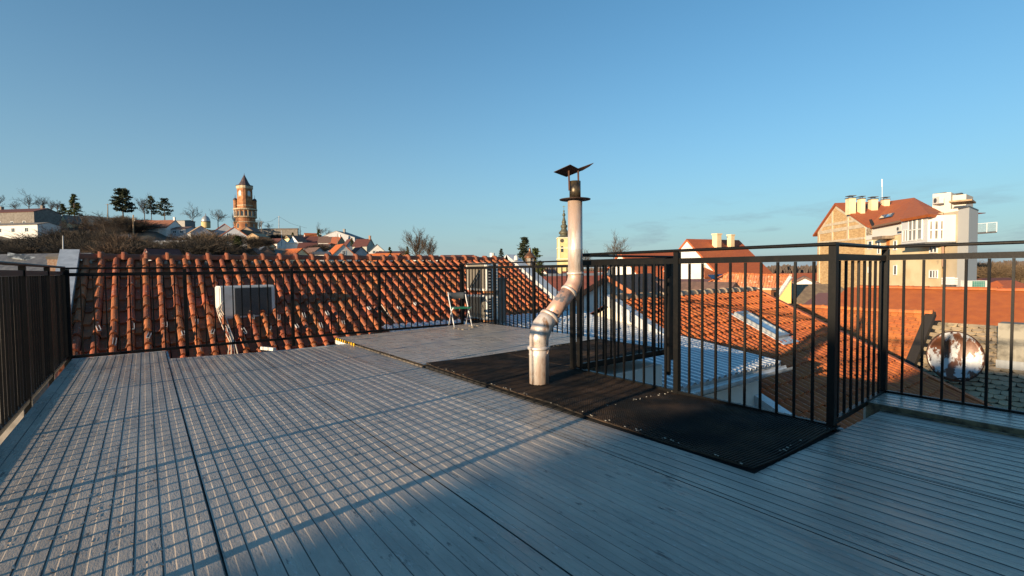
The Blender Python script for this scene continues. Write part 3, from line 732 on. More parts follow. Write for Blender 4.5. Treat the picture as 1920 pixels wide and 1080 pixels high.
# brick chimney behind the ridge
p = at(1438, 548, 17.5)
t = thing('brick_chimney', 'short orange brick chimney with a dark opening behind the orange tiled roof', 'chimney', (p.x, p.y, -1))
mb = MB(); a_ = V((1, 0, 0))*.27; b_ = V((0, 1, 0))*.27; q = V((p.x, p.y, 0)); zt = at(1438, 543, 17.5).z
mb.obox(q-a_-b_+V((0, 0, -2)), a_*2, b_*2, (0, 0, zt+2)); mb.build('stack', M('orange_brick', (.5, .19, .06), .9, 0, (.36, .13, .05), 3, stretch=(1, 1, 6)), t)
MB().obox(q-a_*1.12-b_*1.12+V((0, 0, zt)), a_*2.24, b_*2.24, (0, 0, .06)).build('cap', band_m, t)
MB().obox(q-a_*.3-b_*1.015+V((0, 0, zt-.36)), a_*.6, b_*.2, (0, 0, .28)).build('opening', dark_void, t)

# flat tiled roof E, stone tiled roof F, orange ridge roof beyond
UE = 18.5
b = onu(1745, 588, UE); VE = b.y; ZE = b.z; SE = .70
SEs = Slope((UE, VE, ZE), (0, 1), (-1, 0), SE)
t = thing('flat_tiled_house', 'house with an orange scalloped flat tile roof beyond the skylight roof', 'house', (UE-2, VE+3, -9))
mb = MB(); tiles(mb, SEs, [(0, 0.02), (4.6, .02), (4.6, 5.2), (0, 5.2)], .19, .17, flatp, 4, .014, .003, .22, True)
mb.build('tile_roof', terra3, t)
mb = MB(); mb.slab([SEs.pt(0, 0, -.02), SEs.pt(4.6, 0, -.02), SEs.pt(4.6, 5.3, -.02), SEs.pt(0, 5.3, -.02)], .14); mb.build('roof_boards', maroon_roof, t)
mb = MB(); ridge_caps(mb, (UE, VE-.05, ZE), (UE, VE+4.7, ZE), .36, .12, .105, 7); mb.build('ridge_cap', terra3, t, True)
mb = MB(); mb.slab([SEs.pt(-.11, -.05, .04), SEs.pt(.11, -.05, .04), SEs.pt(.11, 5.2, .04), SEs.pt(-.11, 5.2, .04)], .16); mb.build('verge_board', M('dark_board', (.03, .025, .02), .7), t)
mb = MB(); mb.box(UE-3.5, VE+.05, -9, UE+3, VE+4.5, ZE-2.8); mb.build('wall', cream_w, t)
SFs = Slope((UE, VE-.12, ZE-.22), (0, 1), (-1, 0), SE)
t = thing('stone_tiled_house', 'house with a mossy stone tile roof behind the rusty dish', 'house', (UE-2, VE-3, -9))
mb = MB(); tiles(mb, SFs, [(-6, 0.02), (0, .02), (0, 6), (-6, 6)], .22, .16, flatp, 4, .018, .009, .3, True)
mb.build('tile_roof', hexm, t)
mb = MB(); mb.slab([SFs.pt(-6, 0, -.02), SFs.pt(0, 0, -.02), SFs.pt(0, 6.1, -.02), SFs.pt(-6, 6.1, -.02)], .14); mb.build('roof_boards', dark_void, t)
mb = MB(); mb.box(UE-4.2, VE-6, -9, UE+3, VE-.2, ZE-3.4); mb.build('wall', cream_w, t)
# chimney on the stone roof
P0 = SFs.un(1893, 688)
t = thing('rendered_chimney', 'patchy grey rendered chimney standing on the mossy stone roof', 'chimney', P0)
mb = MB(); mb.box(P0.x-.05, P0.y-.42, P0.z-.5, P0.x+.5, P0.y+.22, P0.z+1.08); mb.build('stack', M('patchy_render', (.30, .28, .23), .9, 0, (.11, .10, .08), 1.8, .42, .6, .2, 20), t)
mb = MB(); mb.box(P0.x-.07, P0.y-.44, P0.z-.1, P0.x-.051, P0.y+.24, P0.z+.16); mb.build('lead_apron', M('lead_sheet', (.24, .26, .28), .5, .3), t)
# rusty dish
P1 = SFs.un(1775, 712); 
dc = SFs.un(1790, 668)+V((-.55, 0, .35)); dd = (CC-dc).length
dc = CC+ray(1791, 668)*((SFs.un(1790, 690)-CC).dot(CF)*.955)
dr = 44/F*(dc-CC).dot(CF)
nrm = (V((-.86, -.38, .18))).normalized(); ax = nrm.cross(V((0, 0, 1))).normalized(); ay = ax.cross(nrm)
t = thing('satellite_dish', 'rust stained white satellite dish on the mossy stone roof', 'satellite dish', dc)
mb = MB(); rings = 8; n_ = 40; vs = [dc-nrm*.13]
for sgn in (0, 1):
    for i in range(1, rings+1):
        r = dr*i/rings; h = .13*(i/rings)**2-.13-.012*sgn
        for k in range(n_): a = 2*pi*k/n_; vs.append(dc+ax*cos(a)*r*.95+ay*sin(a)*r*1.06+nrm*h)
fs = [(0, 1+k, 1+(k+1) % n_) for k in range(n_)]
for s_ in (0, 1):
    o_ = 1+s_*rings*n_
    for i in range(rings-1):
        for k in range(n_): f = (o_+i*n_+k, o_+(i+1)*n_+k, o_+(i+1)*n_+(k+1) % n_, o_+i*n_+(k+1) % n_); fs.append(f if not s_ else f[::-1])
for k in range(n_): fs.append((1+(rings-1)*n_+k, 1+(2*rings-1)*n_+k, 1+(2*rings-1)*n_+(k+1) % n_, 1+(rings-1)*n_+(k+1) % n_))
mb.add(vs, fs); mb.build('reflector', dish_m, t, True)
mb = MB(); mb.tube([dc+ax*dr*.95*cos(2*pi*k/40)+ay*dr*1.06*sin(2*pi*k/40) for k in range(41)], .014, 6); mb.build('rim', rust, t)
mb = MB(); mb.bar(dc-ay*dr*.95, dc-ay*dr*.9+nrm*.75, .025); mb.build('feed_arm', black_paint, t)
mb = MB(); q = dc-nrm*.16; mb.tube([q, q-nrm*.2, q-nrm*.2-V((0, 0, 1.1))], .035, 8); mb.build('mount', rust, t)
# orange long roof beyond E and F
t = thing('long_orange_roof_house', 'long low house with a plain bright orange roof on the right', 'house', (26, 5, -9))
pA = onu(1588, 541, 25.5); S3 = Slope((25.5, 0, onu(1760, 542, 25.5).z), (0, 1), (-1, 0), .36)
mb = MB(); mb.slab([S3.pt(-8, 0), S3.pt(pA.y, 0), S3.pt(pA.y, 7), S3.pt(-8, 7)], .2); mb.build('roof', orange_roof, t)
mb = MB(); ridge_caps(mb, (25.5, -8, S3.p0.z), (25.5, pA.y, S3.p0.z), .5, .12, .11, 6); mb.build('ridge_cap', terra2, t)
mb = MB(); mb.box(19.4, -8, -9, 31, pA.y-.2, S3.p0.z-2.6); mb.build('wall', cream_w, t)
mb = MB(); S4 = Slope((25.5, 0, S3.p0.z), (0, 1), (1, 0), .36); mb.slab([S4.pt(-8, 0), S4.pt(pA.y, 0), S4.pt(pA.y, 6), S4.pt(-8, 6)], .2); mb.build('roof', orange_roof, t)
# reddish lean roof left of the long roof
def roofslab(name, label, cat, pts, mat, th=.2, wall=None, wz=-9):
    P = [at(*p) for p in pts]; c = sum(P, V((0, 0, 0)))/len(P)
    t = thing(name, label, cat, (c.x, c.y, -9))
    MB().slab(P, th).build('roof', mat, t)
    mb = MB(); z = min(p.z for p in P)-.35; k = len(P)
    Q = [V((c.x, c.y, 0))+(V((p.x, p.y, 0))-V((c.x, c.y, 0)))*.93 for p in P]
    vs = [V((q.x, q.y, -9)) for q in Q]+[V((q.x, q.y, z)) for q in Q]
    fs = [tuple(range(k, 2*k))]+[(i, (i+1) % k, (i+1) % k+k, i+k) for i in range(k)]
    mb.add(vs, fs).build('wall', wall or white_w, t)
    return t
roofslab('metal_roofed_shed', 'shed with a ribbed reddish metal roof below the brick gable', 'shed', [(1494, 579, 23), (1535, 549, 25.6), (1600, 549, 25.2), (1600, 579, 22.6)],
         M('ribbed_red_metal', (.33, .13, .075), .55, .2, (.25, .10, .06), 5, .4, .6, stretch=(4, 4, 1)))

# ------------------------------------------------------------------ houses
HB = 0
def wname(o): return o
def house(name, label, cat, px, py, d, L, W, H, R, yaw, wall, roof, wins=(), chim=(), over=.25, base=6, group=None, hip=0, gable_mat=None):
    """gabled house; (px,py) = middle of the ridge in the photo at distance d; yaw = turn of the ridge from across the view"""
    p = at(px, py, d); ca = radc(yaw)
    ux = _r0*ca[0]+_f0*ca[1]; uy = -_r0*ca[1]+_f0*ca[0]          # along ridge, towards the back
    zr_ = p.z; ze = zr_-R; zb = ze-H
    o = V((p.x, p.y, zb)); t = thing(name, label, cat, o, group)
    def P(x, y, z): q = o+ux*x+uy*y; return V((q.x, q.y, z))
    l, w2 = L/2, W/2; mb = MB()
    vs = [P(-l, -w2, zb-base), P(l, -w2, zb-base), P(l, w2, zb-base), P(-l, w2, zb-base), P(-l, -w2, ze), P(l, -w2, ze), P(l, w2, ze), P(-l, w2, ze)]
    fs = [(0, 1, 5, 4), (2, 3, 7, 6)]
    if hip: fs += [(1, 2, 6, 5), (3, 0, 4, 7), (4, 5, 6, 7)]
    else:
        vs += [P(-l, 0, zr_-.06), P(l, 0, zr_-.06)]; fs += [(1, 2, 6, 9, 5), (3, 0, 4, 8, 7)]
    mb.add(vs, fs); mb.build('wall', wall, t)
    mb = MB(); ov = over; dz = R/w2*ov; lo = l+(ov*.6)
    if hip:
        hl = max(l-hip, .05); E_ = [P(-l-ov, -w2-ov, ze-dz), P(l+ov, -w2-ov, ze-dz), P(l+ov, w2+ov, ze-dz), P(-l-ov, w2+ov, ze-dz)]; A = P(-hl, 0, zr_+.02); B = P(hl, 0, zr_+.02)
        for f in ([E_[0], E_[1], B, A], [E_[2], E_[3], A, B], [E_[1], E_[2], B], [E_[3], E_[0], A]): mb.slab(f, .14)
    else:
        for s in (-1, 1):
            f = [P(-lo, s*(w2+ov), ze-dz), P(lo, s*(w2+ov), ze-dz), P(lo, 0, zr_), P(-lo, 0, zr_)]
            mb.slab(f if s < 0 else f[::-1], .16)
    rf = mb.build('roof', roof, t)
    for (x, y, w_, h_, mt) in chim:
        c = P(x, y, 0); zt = zr_+h_; m = MB(); m.obox(P(x-w_/2, y-w_/2, zr_-abs(y)*R/w2-.4), ux*w_, uy*w_, (0, 0, zt-(zr_-abs(y)*R/w2-.4)))
        m.obox(P(x-w_*.6, y-w_*.6, zt), ux*w_*1.2, uy*w_*1.2, (0, 0, .12)); sub(m, 'chimney', mt, rf, o)
    for (face, x, z, ww, hh) in wins:
        if face == 'f': q = P(x, -w2, ze-H+z); e1 = ux; nn = -uy
        elif face == 'l': q = P(-l, x, ze-H+z); e1 = -uy; nn = -ux
        else: q = P(l, x, ze-H+z); e1 = uy; nn = ux
        fr = MB(); b_ = .08
        for (ax0, az0, ax1, az1) in ((-ww/2-b_, -b_, ww/2+b_, 0), (-ww/2-b_, hh, ww/2+b_, hh+b_), (-ww/2-b_, 0, -ww/2, hh), (ww/2, 0, ww/2+b_, hh), (-.03, 0, .03, hh)):
            fr.obox(q+e1*ax0+V((0, 0, az0))+nn*.002, e1*(ax1-ax0), nn*.05, (0, 0, az1-az0))
        fo = fr.build('window', frame_w, t)
        g = MB(); g.obox(q-e1*ww/2+nn*.003, e1*ww, nn*.015, (0, 0, hh)); sub(g, 'pane', glass_m, fo, o)
    return t
def radc(a): return (cos(rad(a)), sin(rad(a)))
# -- near and middle houses on the right of the tiled roof
CH = white_w
house('house', 'dull red roofed house just right of the tiled roof parapet', 'house', 1085, 517, 27, 8.5, 9, 3, 2.6, 20, cream_w, M('dull_red_roof', (.30, .085, .05), .75, 0, (.23, .07, .045), 3, bump=.3, bscale=14))
house('house', 'house with an orange tiled slope partly hidden by the patched white gable', 'house', 1185, 514, 20, 6.5, 8, 3, 2.4, 62, white_w, M('dusty_orange_roof', (.42, .15, .065), .8, 0, (.33, .11, .05), 4, bump=.4, bscale=20))
house('house', 'dark brown roofed house behind the patched white gable', 'house', 1245, 527, 21, 6.0, 7.5, 3, 2.4, -52, grey_w, brown_roof)
house('house', 'flat grey roofed annex with pale wall beside the church tower', 'house', 1030, 513, 60, 14, 9, 3, .6, 4, white_w, M('grey_flat_roof', (.28, .27, .25), .8))
for (px, py, d, lw, mt, lb) in ((1130, 508, 75, 12, red_roof, 'row house with small windows left of the white gabled house'), (1175, 510, 68, 8, white_w, 'white walled block behind the dark brown roof')):
    house('house', lb, 'house', px, py, d, lw, 7, 4, .7, 0, cream_w, mt, [('f', -4+2*i, 1.5, .9, 1.2) for i in range(4)] if lw > 9 else ())
# old tile hip roof with yellow gable
P0 = at(1365, 512.5, 36); P1_ = at(1484, 518.5, 31)
t = thing('yellow_gabled_house', 'house with old orange barrel tiles and a yellow gable wall', 'house', (P0.x, P0.y, -9))
rd = (P1_-P0); rd.z = 0; rdn = rd.normalized(); A2p = at(1457, 558, 31.6)
pn = (P1_-P0).cross(A2p-P0).normalized(); pn = pn if pn.z > 0 else -pn
dn = V((pn.x, pn.y, 0)).normalized(); wv = V((dn.y, -dn.x, 0)); wv = wv if wv.dot(rdn) > 0 else -wv
SY = Slope(P0, (wv.x, wv.y), (dn.x, dn.y), V((pn.x, pn.y, 0)).length/pn.z)
A1 = SY.un(1484, 518.5); A2 = SY.un(1457, 558)
q_ = [SY.ab(SY.un(*p)) for p in ((1365, 513), (1484, 519), (1457, 558), (1446, 575), (1300, 575), (1316, 536))]
mb = MB(); tiles(mb, SY, q_, .22, .36, wave, 5, .03, .012, sag=.02)
mb.build('tile_roof', M('weathered_barrel_tile', (.46, .17, .07), .8, 0, (.34, .12, .055), 3, .4, .65, .3, 30, island=.25, spots=((.5, .4, .28), 5, .56, .66)), t)
mb = MB(); mb.slab([SY.pt(a, b, -.03) for a, b in q_], .1); mb.build('roof_boards', maroon_roof, t)
A0 = V((A1.x, A1.y, A1.z-.05)); mb = MB(); mb.slab([A0, A2-V((0, 0, .05)), V((A2.x, A2.y, -9)), V((A1.x, A1.y, -9))], .4, -rdn); mb.build('gable_wall', yellow_w, t)
vd = (A2-A1).normalized(); vn = SY.n.cross(vd).normalized()*.11
mb = MB(); mb.slab([A1-vn+SY.n*.1, A1+vn+SY.n*.1, A2+vn+SY.n*.1, A2-vn+SY.n*.1], .12); mb.build('verge_cover', flash_m, t)
mb = MB(); ridge_caps(mb, P0, A1, .36, .12, .1, 6); hp0 = SY.un(1316, 536); ridge_caps(mb, hp0, P0, .36, .12, .1, 6); mb.build('ridge_cap', terra2, t, True)
# red flat-pitched roof with solar panels
house('house', 'low brownish red metal roof with dark solar panels in front of the white gabled house', 'house', 1300, 523, 39, 13, 10, 3, 1.2, -8, white_w, M('brown_red_metal', (.23, .10, .075), .5, .2, (.18, .08, .06), 4))
for (x, y, x2) in ((1335, 515, 1352), (1353, 514, 1368)):
    A_, B_ = at(x, y+8, 36.4), at(x2, y+8, 36.6); C_, D_ = at(x2-4, y, 37.4), at(x-8, y, 37.4)
    tag(MB().slab([A_, B_, C_, D_], .05).build('solar_panel', solar), 'left tilted dark solar panel on the brownish red metal roof' if x == 1335 else 'right tilted dark solar panel on the brownish red metal roof', 'solar panel')
# red house with white gables
D_ = 46
house('house', 'large red roofed house with white left gable and two chimneys', 'house', 1338, 449, D_, 6.6, 7.6, 3.2, 3.4, 26, white_w, red_roof, (), ((-.6, -.9, .55, .35, cream_w), (1.2, -.9, .45, .3, cream_w)), .15)
roofslab('house_wing', 'lower bright orange roof strip below the large red roofed house', 'house', [(1319, 499.5, 43), (1424, 497, 48), (1440, 520, 44), (1322, 520, 39.5)], orange_roof, .2, cream_w)
tag(MB().bar(at(1318, 500.5, 42.8), at(1425, 497.8, 47.8), .3, .35).build('eaves_band', M('pale_eaves', (.62, .5, .36), .8)), 'pale eaves band between the large red roof and the orange roof strip', 'eaves')
house('house', 'long red roof to the left of the large red roofed house', 'house', 1225, 473, 50, 8, 7, 4, 2.6, 24, white_w, red_roof)
house('house', 'small white gabled house with a brown roof left of the brick gable', 'house', 1508, 517, 40, 3.4, 3.2, 2.2, .9, 60, white_w, brown_roof)
house('house', 'brown mossy roof between the yellow gable and the brick gable', 'house', 1510, 533, 34, 4.6, 5, 2.5, 1.2, 10, dgrey_w, M('mossy_brown_roof', (.2, .14, .09), .9, 0, (.28, .2, .12), 3))
house('house', 'small reddish house in the far gap left of the brick gable', 'house', 1490, 512, 95, 9, 6, 3, 1.2, 0, white_w, red_roof)
for i, (px, py, d, mt) in enumerate(((1865, 521, 60, maroon_roof), (1885, 526, 55, red_roof), (1912, 536, 48, red_roof))):
    house('house', ['dark red roofed shed beside the bare willow on the right', 'small red hipped house behind the long orange roof', 'cream walled low house at the right picture edge'][i], 'house', px, py, d, 5, 4, 2.2, 1.1, 15, cream_w, mt, hip=1.2 if i == 1 else 0)
# left dark roof beside the terrace
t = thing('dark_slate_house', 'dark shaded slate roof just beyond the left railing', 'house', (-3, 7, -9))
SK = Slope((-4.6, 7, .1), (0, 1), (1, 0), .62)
mb = MB(); tiles(mb, SK, [(-6, .02), (3.2, .02), (3.2, 4.1), (-6, 4.1)], .26, .3, wave, 4, .02, .008); mb.build('tile_roof', M('shade_dark_tile', (.02, .016, .015), .8, 0, (.035, .025, .02), 4, bump=.3, island=.3), t)  # near-black base deepens the shade of this slope in the colour
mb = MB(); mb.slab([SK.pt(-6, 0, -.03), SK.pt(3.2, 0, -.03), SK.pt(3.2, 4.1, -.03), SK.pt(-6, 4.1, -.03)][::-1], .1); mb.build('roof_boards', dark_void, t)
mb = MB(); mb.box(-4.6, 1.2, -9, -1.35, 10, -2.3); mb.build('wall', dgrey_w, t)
house('house', 'grey slate roof with a light torn strip along its top at the left edge', 'house', 42, 476, 30, 9, 8, 3, 2.4, -6, dgrey_w, slate_roof)
tag(MB().slab([at(14, 473, 29.5), at(96, 487, 29.5), at(96, 495, 29.2), at(14, 482, 29.2)], .06).build('torn_sheet', M('torn_sheet', (.3, .33, .35), .6, 0, (.05, .06, .07), 3, .45, .55)), 'torn pale sheet lying along the grey slate roof on the left', 'sheet')
house('brick_stub', 'small old brick chimney end behind the left white parapet', 'chimney', 105, 476, 24, .5, .5, 1.5, .12, 20, M('old_brick', (.25, .12, .07), .9, 0, (.35, .25, .18), 6), dgrey_w, (), (), .06)

# ------------------------------------------------------------------ the big building on the right
FA = rad(12); FD = _r0*sin(FA)+_f0*cos(FA)          # along the facade, away to the left
BDV = _r0*sin(rad(47))+_f0*cos(rad(47))
FN = -_r0*cos(FA)+_f0*sin(FA)                        # facade normal, towards the viewer's side
if FN.dot(_f0) > 0 and FN.dot(_r0) > 0: FN = -FN
F0 = at(1622, 480, 45)
def fp(x, y, off=0):
    r = ray(x, y); return CC+r*(((F0+FN*off)-CC).dot(FN)/r.dot(FN))
def ft(p): return (V(p)-F0).dot(FD)
BB = thing('apartment_block', 'tall apartment block with a pale brick gable and bay windows on the right', 'building', (F0.x, F0.y, -9))
BO = V((F0.x, F0.y, -9))
def fbox(x0, y0, x1, y1, off, depth, mb=None):
    p = fp(x0, y0, off); q = fp(x1, y1, off); mb = mb or MB()
    t0, t1 = sorted((ft(p), ft(q))); z0_, z1_ = sorted((p.z, q.z))
    b = F0+FN*(off-depth)
    return mb.obox(V((b.x, b.y, z0_))+FD*t0, FD*(t1-t0), FN*depth, (0, 0, z1_-z0_))
def flow(p): return V((p.x, p.y, -9))
# brick gable
g = [fp(1533, 437), fp(1565, 383), fp(1622, 421)]
mb = MB(); mb.slab([flow(g[0]), g[0], g[1], g[2], flow(g[2])], 4.4, -FN); mb.build('brick_gable', brick_w, BB)
mb = MB()
def strip(a, b, wpx, off=.05, mbx=None):
    A_, B_ = fp(*a, off), fp(*b, off); dz = V((0, 0, wpx/2))
    if abs(a[0]-b[0]) < 8: s_ = FD*(wpx/2)
    else: s_ = dz
    mbx.slab([A_-s_, B_-s_, B_+s_, A_+s_], .055, -FN)
strip((1533.5, 437), (1621, 422.5), .34, .05, mb); strip((1541, 424), (1606, 412.5), .26, .045, mb)
strip((1560, 452), (1560, 394), .30, .06, mb); strip((1589, 448), (1589, 400), .34, .06, mb); strip((1533.5, 455), (1621, 446), .2, .04, mb)
strip((1534.5, 438), (1565, 386), .5, .052, mb); strip((1565, 386), (1621, 423), .42, .052, mb); strip((1535.5, 540), (1535.5, 440), .25, .056, mb)
mb.build('concrete_band', band_m, BB)
# gable roof: right slope and overhanging left slope
a0_, a1_ = fp(1565, 380.5, .25), None; back = -FN*9.5
def bk_(p, k=4.5): return p-FN*k
rr = fp(1627, 423, .25); ll = fp(1523.5, 441, .25)
mb = MB(); mb.slab([a0_, rr, bk_(rr), bk_(a0_)], .18); mb.slab([ll, a0_, bk_(a0_), bk_(ll)], .18)
def onpl(x, y, a, b, c):
    n_ = (b-a).cross(c-a); r = ray(x, y); return CC+r*((a-CC).dot(n_)/r.dot(n_))
GPL = (a0_, rr, bk_(rr))
GR = mb.build('roof', red_roof, BB)
# long facade
mb = MB(); mb.slab([flow(fp(1622.2, 430, -.02)), fp(1622.2, 424, -.02), fp(1768, 398, -.02), flow(fp(1768, 398, -.02))], 8, BDV); mb.build('facade_wall', cream_w, BB)
mb = MB(); mb.slab([fp(1623, 425, .06), fp(1689, 412, .06), fp(1689, 439, .06), fp(1657, 444, .06), fp(1657, 446, .06), fp(1623, 450.5, .06)], .075, -FN); mb.build('white_band', M('bright_render', (.66, .64, .60), .8), BB)
# main roof: street slope, hip, dormer roofs
eL = fp(1629, 425, .35); eR = fp(1693, 412.5, .35); rL = fp(1628, 382.5, -5.2); rR = fp(1714, 370.5, -5.2)
zz = (rL.z+rR.z)/2; hipc = fp(1779, 403.5, -4.0)
MPL = (eL, eR, rR)
mb = MB(); mb.slab([eL, eR, rR, rL], .2); eB = fp(1687, 411.5, 1.65); eC = fp(1741.5, 401.5, 1.65); eD = at(1779, 404.5, (eC-CC).dot(CF)+1.2)
mb.slab([eB, eC, rR, eR], .2); mb.slab([eC, eD, rR], .2); mb.slab([rL, rR, rR+BDV*1.5-V((0, 0, .9)), rL+BDV*1.5-V((0, 0, .9))], .2)
mb.build('roof', orange_roof, BB)
mb = MB(); mb.bar(fp(1624, 397, -2.2), fp(1638, 424, .3), .22, .12); mb.build('valley', dark_void, BB)
mb = MB(); mb.bar(fp(1636, 425.5, .4), fp(1692, 414, .4), .16, .14); mb.build('gutter', M('brown_gutter', (.2, .11, .06), .5), BB)
# roof windows
for k, (x, y) in enumerate(((1652, 409), (1664, 406.5))):
    q = [onpl(x-5, y+4, *MPL), onpl(x+6, y+2, *MPL), onpl(x+11, y-5.5, *MPL), onpl(x+1, y-3.5, *MPL)]
    c_ = sum(q, V())/4; q = [p+V((0, 0, .1)) for p in q]
    s_ = MB().slab(q, .1, -FN).build('roof_window', slate_roof, BB); ci = sum(q, V())/4
    sub(MB().slab([ci+(p-ci)*.76+FN*.03+V((0, 0, .02)) for p in q], .02, -FN), 'pane', sky_glass, s_, BO)
# chimneys
def cboxd(x0, y0, x1, y1, d, dep, rot=12):
    mb = MB(); a = at(x0, y1, d); b = at(x1, y1, d); L = V((b.x-a.x, b.y-a.y, 0)).length; az = math.atan((((x0+x1)/2)-960)/F)
    e = _r0*cos(az+rad(rot))-_f0*sin(az+rad(rot)); g = _r0*sin(az+rad(rot))+_f0*cos(az+rad(rot)); h = at((x0+x1)/2, y0, d).z-at((x0+x1)/2, y1, d).z
    return mb.obox(a, e*L, g*dep, (0, 0, h)), a, e*L, g*dep, h
def chimney(x0, y0, x1, y1, off, rot=-30):
    d = min((onpl((x0+x1)/2, y1, *q)-CC).dot(CF) for q in ((GPL,) if off > -3 else (GPL, MPL)))-.3; xm = x0+(x1-x0)*.62
    mb, a, e, g, h = cboxd(x0+2, y0, xm+4, y1+4, d, .62, rot); c_ = mb.build('chimney', cream_w, BB)
    m2 = MB(); z = V((0, 0, h)); m2.obox(a-e*.08-g*.08+z+V((0, 0, .002)), e*1.16, g*1.16, (0, 0, .08)); m2.obox(a+e*.0-g*.1+z+V((0, 0, .22)), e*1.0, g*1.2, (0, 0, .06))
    for q in (.15, .75): m2.obox(a+e*q+g*.4+z+V((0, 0, .083)), e*.08, g*.1, (0, 0, .136))
    sub(m2, 'cap', slate_roof, c_, BO)
chimney(1590, 372, 1606, 398, -2.4); chimney(1612, 373, 1621, 398, -2.4); chimney(1632, 374, 1647, 392, -3.4); chimney(1656, 374.5, 1668, 384, -5.6)
mb = MB(); A_ = fp(1654, 374, -5); B_ = fp(1654, 350, -5); C_ = fp(1653.5, 336, -5); mb.tube([A_, B_], .022, 6); mb.tube([B_, C_], .055, 6); mb.build('antenna', frame_w, BB)
# bay with windows: left face along the facade, right face turned to the viewer
bz = fp(1690, 458, 1.3).z; bt_ = fp(1740, 404, 1.3).z
tA = ft(fp(1690, 440, 1.3)); tB = ft(fp(1739, 440, 1.3)); kB = 0
def projx(p): q = V(p)-CC; return 960+F*q.dot(CR)/q.dot(CF)
def fq(t_, off, z): q = F0+FN*off+FD*t_; return V((q.x, q.y, z))
while projx(fq(tB-kB, .35, bz)) < 1770 and kB < 2: kB += .02
mb = MB(); mb.slab([fq(tA, 1.3, bz), fq(tB, 1.3, bz), fq(tB-kB, .35, bz), fq(tB-kB, -.3, bz), fq(tA, -.5, bz)], bt_-bz, (0, 0, 1)); mb.build('bay', M('bay_panel', (.58, .585, .59), .6), BB)
mb = MB(); mb.slab([fq(tA+.1, 1.45, bz-.12), fq(tB-.05, 1.45, bz-.12), fq(tB-kB-.1, .4, bz-.12), fq(tB-kB-.1, -.3, bz-.12), fq(tA+.1, -.5, bz-.12)], .11, (0, 0, 1)); mb.build('bay_sill', slate_roof, BB)
def window(x0, y0, x1, y1, off, bars=(.5,), hb=(), m=frame_w, gm=glass_m):
    p = fp(x0, y0, off); q = fp(x1, y1, off); t0, t1 = sorted((ft(p), ft(q))); z0_, z1_ = sorted((p.z, q.z)); b_ = .07
    mb = MB()
    def bx(ta, za, tb, zb_): q_ = F0+FN*off; mb.obox(V((q_.x, q_.y, za))+FD*ta, FD*(tb-ta), FN*.06, (0, 0, zb_-za))
    bx(t0, z0_, t1, z0_+b_); bx(t0, z1_-b_, t1, z1_); bx(t0, z0_+b_, t0+b_, z1_-b_); bx(t1-b_, z0_+b_, t1, z1_-b_)
    for k in hb: c_ = z0_+(z1_-z0_)*k; bx(t0+b_, c_-.035, t1-b_, c_+.035)
    for k in bars: c_ = t0+(t1-t0)*k; bx(c_-.04, z0_+b_, c_+.04, z1_-b_)
    w_ = mb.build('window', m, BB)
    q_ = F0+FN*off; sub(MB().obox(V((q_.x, q_.y, z0_+b_))+FD*(t0+b_), FD*(t1-t0-2*b_), FN*.02, (0, 0, z1_-z0_-2*b_)), 'pane', gm, w_, BO)
BG = M('bay_glass_reflection', (.17, .155, .13), .1, 0, (.30, .29, .27), .9, .4, .6, spec=.8)  # paler mottled base paints a reflection into the panes
window(1693.5, 431, 1703, 453, 1.302, (.5,), (), frame_w, BG); window(1704, 410.5, 1719, 451, 1.302, (.5,), (.48,), frame_w, BG); window(1720.5, 409, 1729.5, 449, 1.302, (), (.48,), frame_w, BG)
# turned face windows: on the plane from (tB,1.3) to (tB-1.2,.2)
a_ = fq(tB, 1.3, 0); b_ = fq(tB-kB, .35, 0); ed = (b_-a_); el = ed.length; edn = ed.normalized(); en = V((edn.y, -edn.x, 0))
if en.dot(_f0) > 0: en = -en
for (s0, s1) in ((.08, .3), (.38, .64), (.72, .93)):
    mb = MB(); q = a_+edn*el*s0+en*.003
    ww = el*(s1-s0); H_ = (bt_-bz)*.72; z_ = bz+.15
    for (x0, z0_, x1, z1_) in ((0, 0, ww, .06), (0, H_-.06, ww, H_), (0, .06, .05, H_-.06), (ww-.05, .06, ww, H_-.06), (.05, H_*.48, ww-.05, H_*.48+.08)): mb.obox(q+edn*x0+V((0, 0, z_+z0_)), edn*(x1-x0), en*.05, (0, 0, z1_-z0_))
    w_ = mb.build('window', frame_w, BB); sub(MB().obox(q+edn*.05+V((0, 0, z_+.06)), edn*(ww-.1), en*.02, (0, 0, H_-.12)), 'pane', BG, w_, BO)
# upper white block and stair tower
def dof(p): return (V(p)-CC).dot(CF)
def cbox(x0, y0, x1, y1, d, dep, rot=12, mb=None):
    """box seen near face-on between two photo columns"""
    mb = mb or MB(); a = at(x0, y1, d); b = at(x1, y1, d); L = V((b.x-a.x, b.y-a.y, 0)).length; az = math.atan((((x0+x1)/2)-960)/F)
    e = _r0*cos(az+rad(rot))-_f0*sin(az+rad(rot)); g = _r0*sin(az+rad(rot))+_f0*cos(az+rad(rot)); h = at((x0+x1)/2, y0, d).z-at((x0+x1)/2, y1, d).z
    return mb.obox(a, e*L, g*dep, (0, 0, h))
d1 = dof(fp(1760, 390, -2.5)); d2 = dof(fp(1790, 390, -2.5))
mb = MB(); cbox(1748, 364, 1774, 408, d1, 3, 10, mb); cbox(1780, 367, 1803, 404, d2+1.5, 2.5, 10, mb); mb.build('roof_block', M('block_render', (.60, .55, .47), .85), BB)
mb = MB()
for (x0, x1, y, d) in ((1752, 1774, 361.5, d1+.5), (1782, 1804, 362.5, d2+2)):
    a_ = at(x0, y+1.5, d); b_ = at(x1, y-1.5, d); mb.slab([a_, b_, b_+BDV*1.6, a_+BDV*1.6], .06)
mb.build('block_cap', slate_roof, BB)
mb = MB(); cbox(1779, 376.5, 1811, 379.5, d2-1.0, 2.5, 6, mb); mb.build('canopy', tan_roof, BB)
